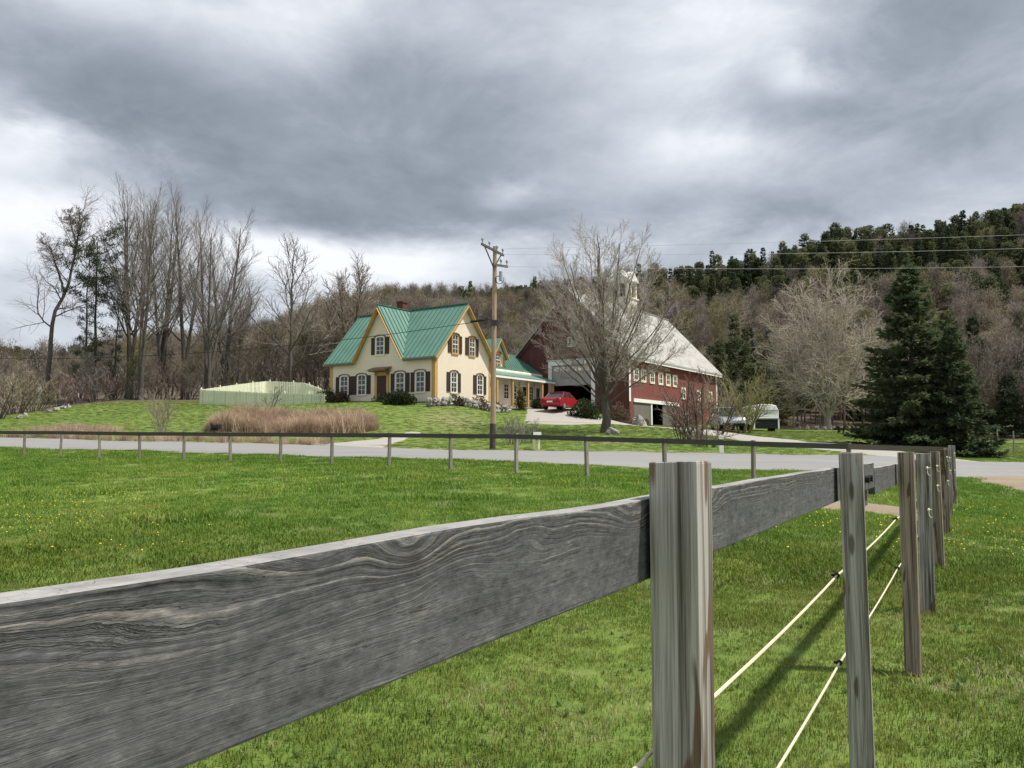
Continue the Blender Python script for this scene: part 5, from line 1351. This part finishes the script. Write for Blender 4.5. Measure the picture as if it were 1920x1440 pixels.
# ------------------------------------------------------------------ conifers
def sprays(P, D, size, width, r, droop=.3):
    """small pointed needle sprays (two crossed triangles-quads) at points P along D"""
    n = len(P); D = norm(D + r.normal(0, .35, (n, 3)) + np.array([0, 0, -droop])); ref = norm(r.normal(0, 1, (n, 3)) * np.array([.5, .5, 1]) + np.array([0, 0, .6])); U = norm(np.cross(D, ref))
    L = (size * r.uniform(.6, 1.3, n))[:, None]; W = (width * r.uniform(.6, 1.3, n))[:, None]
    V = np.stack([P - U * W * .35, P + D * L * .55 - U * W, P + D * L, P + D * L * .55 + U * W], 1)
    return V.reshape(-1, 3), (np.arange(n) * 4)[:, None] + np.arange(4)[None]
def conifer_mesh(seed, H, Rb, nwh, nb, per, ssz, swd, droop=.25, curve=.9, zlow=.03, ragged=.2, gap=0.):
    r = np.random.default_rng(seed); PP, DD, wood = [], [], []
    P = np.zeros((1, 8, 3)); P[0, :, 2] = np.linspace(-.2, H, 8); P[0, 1:, :2] += r.normal(0, .03, (7, 2)); wood.append(tubes(P, np.linspace(H * .016 + .02, .015, 8)[None], 8))
    f = np.linspace(zlow, .985, nwh); z = np.repeat(f, nb) * H + r.uniform(-.5, .5, nwh * nb) * H / nwh; u = np.clip(z / H, 0, 1)
    a = np.tile(np.arange(nb) * 6.28 / nb, nwh) + np.repeat(r.uniform(0, 6.28, nwh), nb) + r.normal(0, .2, nwh * nb)
    L = Rb * (1 - u) ** curve * r.uniform(1 - ragged, 1 + ragged, len(u)) * np.clip(.55 + u * 6, .55, 1) + .12 + .02 * H * (u > .8)
    keep = r.uniform(0, 1, len(u)) > gap; z, u, a, L = z[keep], u[keep], a[keep], L[keep]
    up = np.where(u > .75, .5 + (u - .75) * 2.2, .02 + .35 * u) + r.normal(0, .08, len(u))
    S0 = np.stack([np.zeros_like(z), np.zeros_like(z), z], 1); D0 = np.stack([np.cos(a), np.sin(a), up], 1)
    n = 7; Pb = np.zeros((len(z), n, 3)); d = norm(D0); Pb[:, 0] = S0
    for i in range(1, n):
        d = norm(d + np.array([0, 0, (-droop if i < 4 else droop * 1.1)]) * .45 + r.normal(0, .04, d.shape)); Pb[:, i] = Pb[:, i - 1] + d * (L / (n - 1))[:, None]
    wood.append(tubes(Pb, np.linspace(1, .25, n)[None] * (.012 + L * .011)[:, None], 4))
    cnt = np.maximum((per * L / L.max()).astype(int), 8); bi = np.repeat(np.arange(len(L)), cnt); t = r.uniform(.12, 1, len(bi)) ** .8 * (n - 1.001); i = t.astype(int); fr = (t - i)[:, None]
    p = Pb[bi, i] * (1 - fr) + Pb[bi, i + 1] * fr; tn = norm(Pb[bi, i + 1] - Pb[bi, i]); side = norm(np.cross(tn, np.array([0, 0, 1.]))) * r.choice([-1, 1], len(bi))[:, None]
    sp_ = (r.uniform(0, .5, len(bi)) * (1 - t / n))[:, None] * (L[bi] * .42)[:, None]
    dd = norm(tn * .8 + side * r.uniform(.3, 1.1, len(bi))[:, None]); p = p + norm(tn * .45 + side) * sp_ + np.array([0, 0, -1]) * (sp_ * .25)
    V, Q = sprays(p, dd, ssz, swd, r, .25)
    return fastmesh('trunk', *joinVQ(wood), smooth=True), fastmesh('crown', V, Q)
spA = conifer_mesh(41, 11.2, 3.9, 25, 9, 250, .40, .070, .30, 1.0, .03, .28)
spB = conifer_mesh(42, 8.2, 3.1, 19, 9, 230, .40, .070, .30, .95, .03, .28)
def conif_at(ms, mats, px, D, top, rz, label, group=None, name='spruce_tree', wide=1., leanpx=0):
    b = on(px, D, -.1); h = at(px, top, D).z - b.z; z = max(v.co.z for v in ms[1].vertices); k = h / z
    return place_tree(ms, mats, b, rz, (k * wide, k * wide, k), name, label, 'tree', group)
conif_at(spA, ('bark', 'spruce'), 1712, 45, 492, .4, 'tallest dark spruce by the road behind the fence corner', wide=1.08)
conif_at(spB, ('bark', 'spruce'), 1790, 43.0, 606, 1.9, 'shorter dark spruce leaning against the tallest one on its right side', wide=.86)
conif_at(spB, ('bark', 'spruce'), 1668, 47.5, 742, 3.0, 'lowest bushy dark spruce filling the foot of the tallest one on its left', wide=1.0)
# thin pines on the left with clumped foliage
def pine_mesh(seed, H, r0=.2):
    r = np.random.default_rng(seed); P = np.zeros((1, 9, 3)); P[0, :, 2] = np.linspace(-.1, H, 9); P[0, 1:, :2] = np.cumsum(r.normal(0, .08, (8, 2)), 0)
    Rr = np.linspace(r0, .03, 9)[None]; wood = [tubes(P, Rr, 8)]
    S0, D0, L, R1 = spawn(r, P, Rr, 34, .22, .99, 86, 55, lambda u: .13 * (.5 + 1.1 * np.exp(-((u - .82) / .22) ** 2)), .35, .025)
    Pb, Rb = level(r, S0, D0, L, R1, np.full(len(L), .012), 6, .14, .03); wood.append(tubes(Pb, Rb, 4))
    S1, D1, L1, R2 = spawn(r, Pb, Rb, 6, .35, 1.0, 50, 35, lambda u: .4 + 0 * u, .6, .012)
    Pc, Rc = level(r, S1, D1, L1, R2, np.full(len(L1), .008), 4, .15, .05); wood.append(tubes(Pc, Rc, 3))
    ends = Pc[:, 1:].reshape(-1, 3); keep = r.uniform(0, 1, len(ends)) < np.where(ends[:, 2] > H * .72, .95, .20); ends = ends[keep]
    k = 24; p = np.repeat(ends, k, 0) + r.normal(0, .17, (len(ends) * k, 3)) * np.array([1, 1, .55]); d = norm(r.normal(0, 1, p.shape) + np.array([0, 0, .5]))
    V, Q = sprays(p, d, .26, .035, r, -.1)
    return fastmesh('trunk', *joinVQ(wood), smooth=True), fastmesh('crown', V, Q)
pA, pB = pine_mesh(51, 17), pine_mesh(52, 14.5, .16)
g_ = 'thin pines with clumped foliage on the left'
conif_at(pA, ('bark_dk', 'pine'), 175, 78, 392, 1.0, 'tallest thin pine with tufted top beside the crooked bare tree', g_, 'pine_tree')
conif_at(pB, ('bark_dk', 'pine'), 158, 77, 448, 2.0, 'thin pine just left of the tallest pine', g_, 'pine_tree', wide=.9)
conif_at(pB, ('bark_dk', 'pine'), 212, 79, 500, 4.0, 'shorter pine with sparse foliage at the foot of the tallest bare tree', g_, 'pine_tree', wide=.9)

# ------------------------------------------------------------------ leafy shrubs, boulders, dry grass
def leafblob(seed, n, rx, ry, rz, size, wid):
    r = np.random.default_rng(seed); c = r.normal(0, 1, (14, 3)); c = norm(c) * r.uniform(.35, .7, (14, 1)); c[:, 2] = np.abs(c[:, 2]) * .9
    i = r.integers(0, 14, n); p = c[i] + norm(r.normal(0, 1, (n, 3))) * (r.uniform(0, 1, (n, 1)) ** .4) * .42
    d = norm(p + r.normal(0, .5, p.shape)); p = p * np.array([rx, ry, rz]); p[:, 2] = np.maximum(p[:, 2], .02)
    V, Q = sprays(p, d, size, wid, r, .0); return V, Q
def shrub(px, D, w_, h_, mt, label, seed, group=None, n=1500, name='shrub', size=.16, wid=.06):
    b = on(px, D, -.05); V, Q = leafblob(seed, n, w_ / 2 / .85, w_ / 2 / .9, h_ / .9, size, wid)
    t = empty(name, b, seed, label, 'shrub', group); link('foliage', fastmesh('foliage', V, Q), M[mt], t)
    st = MB(); r = random.Random(seed)
    for k in range(7): st.bar((r.uniform(-.1, .1), r.uniform(-.1, .1), -.1), (r.uniform(-.3, .3) * w_, r.uniform(-.3, .3) * w_, h_ * r.uniform(.4, .75)), .03, 5, .012)
    st.build('stem', M['bark'], t)
HL = lambda x, y: H0 + Vector((.832 * x + .555 * y, -.555 * x + .832 * y, 0))
def shrubH(x, y, *a, **k):
    p = HL(x, y); shrub(pix(p.x, p.y), p.y, *a, **k)
shrubH(-10.5, -1.0, 1.7, 1.15, 'shrub', 'dark rounded shrub at the far left corner of the farmhouse', 61)
shrubH(-8.9, -1.0, 1.5, 1.0, 'shrub_br', 'low brownish shrub below the front windows left of the door', 62)
shrubH(-3.9, -.95, 2.0, .85, 'shrub', 'dark spreading shrub just right of the front door', 63)
shrubH(-1.5, -1.9, 2.6, 1.0, 'shrub', 'broad dark yew-like shrub before the farmhouse corner', 64, n=2600)
shrubH(1.3, .9, 1.5, .8, 'shrub_br', 'small brown shrub below the gable wall beside the corner', 65)
shrubH(1.6, 3.3, 2.1, .95, 'shrub_br', 'twiggy brown shrub under the gable windows above the stone wall', 66)
shrubH(1.3, 6.0, 1.5, .9, 'shrub_br', 'brown shrub behind the utility pole at the gable wall end', 67)
shrubH(1.3, 9.6, 1.2, 2.1, 'shrub_ol', 'tall olive shrub in front of the porch posts', 68)
shrubH(1.9, 11.4, 1.1, 1.0, 'shrub', 'dark round shrub beside the porch doors', 69)
shrub(1100, 63.5, 2.7, 1.6, 'shrub', 'dark green yew bush at the drive edge left of the maple trunk', 70, n=3200)
shrub(1163, 66, 2.2, 1.9, 'shrub_br', 'reddish brown bush against the barn corner behind the maple trunk', 71)
shrub(1201, 66, 1.4, .9, 'shrub_ol', 'yellowish low shrub on the grass bank by the barn basement doors', 72)
def rock(px, D, w_, h_, seed, label=None, group=None, parent=None, name='boulder', p=None):
    r = np.random.default_rng(seed); m = MB(); m.ball((0, 0, h_ * .3), (w_ / 2, w_ * .4, h_ * .7), 9, 6)
    o = m.build(name, M['stone'], parent, None, r.uniform(0, 6)); 
    for v in o.data.vertices: v.co += Vector(r.normal(0, .08, 3) * w_)
    o.location = on(px, D) if p is None else p
    if label: tag(o, label, 'rock', group)
    return o
sw = empty('stone_wall', HL(2.0, 2.5), HA, 'low dry wall of pale field stones below the farmhouse gable end', 'stone wall')
swp = Vector(sw.location)
for i in range(26):
    f = i / 25; p = HL(.6 + 2.2 * math.sin(f * 2.2) * .6 + .2, -1.6 + 8.5 * f); p = Vector((p.x, p.y, gz(p.x, p.y)))
    d = p - swp; loc = Vector((.832 * d.x - .555 * d.y, .555 * d.x + .832 * d.y, d.z + (.0 if i % 2 else .0)))
    for lay in range(2):
        o = rock(0, 0, random.uniform(.35, .6), random.uniform(.25, .4), 200 + i * 2 + lay, parent=sw, name='stone', p=loc + Vector((random.uniform(-.1, .1), random.uniform(-.1, .1), lay * .28 + .05)))
rock(1148, 48, .9, .35, 301, 'flat pale boulder in the grass at the foot of the maple')
rock(1196, 63.5, 1.1, .75, 302, 'pale angular boulder on the bank by the barn basement doors')
rock(1205, 61.5, .7, .45, 303, 'smaller pale boulder in front of the angular one by the barn')
for i, (px, D) in enumerate(((92, 63), (106, 65), (118, 67), (128, 67.5), (48, 60), (36, 58))):
    rock(px, D, .55, .25, 320 + i, 'pale field stone lying along the brush edge of the left lawn', 'field stones at the left lawn edge', name='field_stone')
for i, px in enumerate((1498, 1514, 1531, 1545, 1562, 1578, 1592, 1610, 1624, 1640)):
    rock(px, 83 - i * .3, .5, .42, 340 + i, 'small whitish stone in the row along the wood edge behind the right lawn', 'row of whitish stones behind the right lawn', name='field_stone')
# tan bank of dry stalks
ds = []
for s_ in range(4):
    ds.append(proto('stalks', *blades(62, .42, .30, 1.15, .010, .026, .8, 300 + s_), M['dry']))
n = 1500; px = rng.uniform(388, 708, n); D = rng.uniform(42.5, 52, n)
bot = np.interp(px, [388, 420, 520, 640, 708], [45.0, 44.2, 42.6, 43.5, 46.5]); top_ = np.interp(px, [388, 420, 520, 640, 708], [46.5, 48.5, 50, 52, 53]); D = bot + (top_ - bot) * rng.uniform(0, 1, n)
X = (px - CX) / F * D
scatter('dry_grass', np.c_[X, D, ground(X, D)], rng.uniform(0, 6.28, n), (rng.uniform(.55, 1.15, n) + .55 * (rng.uniform(0, 1, n) ** 4)) * (.80 + .30 * np.sin(px * .043 + .4 * D) * np.sin(px * .017 + 1 + .9 * D)) * np.clip(np.minimum(px - 375, 722 - px) / 45, .35, 1), rng.integers(0, 4, n), ds)
n = 420; px = np.concatenate([rng.normal(140, 38, 260), rng.uniform(0, 620, 160)]); D = np.concatenate([rng.normal(47.3, 1.2, 260), np.interp(px[260:], [a for a, b in ROAD_F], [b for a, b in ROAD_F]) + rng.uniform(.4, 1.5, 160)])
X = (px - CX) / F * D
scatter('dry_grass', np.c_[X, D, ground(X, D)], rng.uniform(0, 6.28, n), rng.uniform(.28, .6, n), rng.integers(0, 4, n), ds)

# little white house glimpsed through the brush, far left
wh = empty('white_house', on(104, 108), .3, 'tiny white house glimpsed through the brush at the far left', 'house')
MB().slab([(-2.2, 0, -.5), (2.2, 0, -.5), (2.2, 0, 2.4), (0, 0, 3.9), (-2.2, 0, 2.4)], (0, 7, 0)).build('wall', M['white'], wh)
MB().slab([(-2.6, -.3, 2.25), (0, -.3, 4.05), (0, 7.3, 4.05), (-2.6, 7.3, 2.25)], (0, 0, .12)).slab([(0.01, -.3, 4.05), (2.6, -.3, 2.25), (2.6, 7.3, 2.25), (0.01, 7.3, 4.05)], (0, 0, .12)).build('roof', M['hood'], wh)
for x in (-1, 1): MB().box(x - .4, x + .4, -.04, .0, .8, 1.9).build('window', M['glass'], wh)

# ------------------------------------------------------------------ wooded hill
def forest_bare(seed, H, W, n, wd, mt):
    r = np.random.default_rng(seed); P = np.zeros((1, 6, 3)); P[0, :, 2] = np.linspace(-.5, H * .9, 6); P[0, 1:, :2] += r.normal(0, .12, (5, 2))
    L = [tubes(P, np.linspace(.15, .04, 6)[None], 4)]
    S0, D0, Ln, R1 = spawn(r, P, np.full((1, 6), .1), 16, .3, .97, 46, 22, lambda u: .42 * (1 - .5 * u), .6, .04)
    Pb, Rb = level(r, S0, D0, Ln, R1, np.full(len(Ln), .02), 5, .1, .05); L.append(tubes(Pb, Rb, 3))
    S1, D1, L1, R2 = spawn(r, Pb, Rb, 10, .15, 1., 42, 30, lambda u: .5 + 0 * u, .6, wd)
    Pc, Rc = level(r, S1, D1, L1, R2, np.full(len(L1), wd * .6), 3, .12, .04); L.append(tubes(Pc, Rc, 3))
    V, Q = joinVQ(L); r2 = np.random.default_rng(seed + 500); pc = Pc[:, 1:].reshape(-1, 3); p = np.repeat(pc, n, 0) + r2.normal(0, .35, (len(pc) * n, 3)); d = norm(r2.normal(0, 1, p.shape) + np.array([0, 0, .8]))
    V2, Q2 = sprays(p, d, .95, .045, r2, -.2)
    return proto('bare_tree_shape', *joinVQ([(V, Q), (V2, Q2)]), None, M[mt])
def forest_con(seed, H, Rb, mt, curve=.8, ssz=.75, swd=.13):
    a, b = conifer_mesh(seed, H, Rb, 18, 7, 95, ssz, swd, .3, curve, .10, .35, .1)
    bpy.data.meshes.remove(a); b.materials.append(M[mt]); return b
fb = [forest_bare(70 + i, 11 + i % 3, 4, 3, .03, mt) for i, mt in enumerate(('forest_gr', 'forest_gr', 'forest_tan', 'forest_ol'))]
fcm = [forest_con(80, 15, 3.0, 'conifer', .85), forest_con(81, 13, 3.4, 'conifer', .6), forest_con(82, 14, 4.2, 'conifer_lt', .5, .8, .15), forest_con(83, 16, 2.4, 'conifer', .95)]
fc = []
for me in fcm: fc.append(bpy.data.objects.new('conifer_shape', me))
# crest of the hill per column
CRP = np.array([-700, 0, 240, 480, 610, 730, 850, 970, 1085, 1200, 1320, 1420, 1620, 1800, 2000, 2700], float)
CRD = np.array([700, 700, 450, 350, 380, 420, 400, 380, 350, 320, 310, 300, 280, 250, 240, 230], float)
n = 26000; t = rng.uniform(-1.0, 1.05, n); u = rng.uniform(0, 1, n); cr = np.interp(t * F + CX, CRP, CRD)
e0_ = np.interp(t * F + CX, LITTER_EDGE[:, 0], LITTER_EDGE[:, 1]) + 3
D = np.sqrt(e0_**2 + u * ((cr * 1.12)**2 - e0_**2)); X = t * D; P = pix(X, D); rel = (D - e0_) / (cr - e0_)
cell = np.where(D < 160, 3.6, np.where(D < 270, 4.4, 5.6)); key = np.floor(X / cell).astype(int) * 100003 + np.floor(D / cell).astype(int)
_, first = np.unique(key, return_index=True); X, D, P, rel = X[first], D[first], P[first], rel[first]
ok = ~in_buildings(X, D) & (litter(X, D) > .4); X, D, P, rel = X[ok], D[ok], P[ok], rel[ok]; n = len(X)
nz = np.sin(X * .045 + 1.3 * np.sin(D * .03)) * np.sin(D * .05 + 1.1 * np.sin(X * .027)) + rng.normal(0, .28, n)
right = sstep(1150, 1330, P); farl = sstep(300, 140, P)
crest = np.where(P > 1100, rel > .60 + rng.normal(0, .08, n), rel > .86)
con = (crest & (rng.uniform(0, 1, n) < np.where(P > 1200, .90 + .07 * (rel > .9), np.where(P > 860, .8, .05)))) | ((nz > .72) & (P > 850) & (rel > .12)) | ((farl > .5) & (rng.uniform(0, 1, n) < .85) & (D > 200)) | ((P > 1330) & (P < 1460) & (D < 150) & (rng.uniform(0, 1, n) < .30)) | ((P > 1640) & (rel < .25) & (rng.uniform(0, 1, n) < .16))
cx_, bx_ = np.where(con)[0], np.where(~con)[0]
bi = rng.choice([0, 1, 2, 3], len(bx_), p=[.36, .30, .22, .12]); ol = (nz[bx_] > .15) & (P[bx_] > 900) & (P[bx_] < 1750) & (rng.uniform(0, 1, len(bx_)) < .55); bi[ol] = 3
gzv = ground(X, D)
near = (D < 125)
scatter('hillside_bare_woods', np.c_[X, D, gzv][bx_], rng.uniform(0, 6.28, len(bx_)), rng.uniform(.65, 1.12, len(bx_)) * np.where(D[bx_] < 170, np.where(P[bx_] < 430, .34, np.where(P[bx_] > 1450, .85, .62)), 1.0) , bi, fb)
# the most visible conifers along the skyline are trees of their own, the rest one mass
sky_i = [i for i in cx_ if rel[i] > .93 and rel[i] < 1.06 and 860 < P[i] < 1960]
random.shuffle(sky_i); pick_, used = [], []
for i in sky_i:
    if all(abs(P[i] - q) > 11 for q in used): pick_.append(i); used.append(P[i])
pk = set(pick_); rest = np.array([i for i in cx_ if i not in pk])
scatter('hillside_conifers', np.c_[X, D, gzv][rest], rng.uniform(0, 6.28, len(rest)), rng.uniform(.52, .90, len(rest)) * np.where(near[rest], .9, 1.), rng.choice([0, 1, 2, 3], len(rest), p=[.2, .28, .40, .12]), fc)
for q, i in enumerate(pick_):
    o = bpy.data.objects.new('conifer_tree', fcm[(2, 1, 2, 1, 0, 2, 1, 3)[q % 8]]); COL.objects.link(o); o.location = (X[i], D[i], gzv[i]); o.rotation_euler = (0, 0, q * 1.7); k_ = random.uniform(.50, .82); o.scale = (k_ * 1.1, k_ * 1.1, k_)
    tag(o, 'dark conifer standing on the skyline of the wooded hill', 'tree', 'dark conifers along the skyline of the wooded hill')
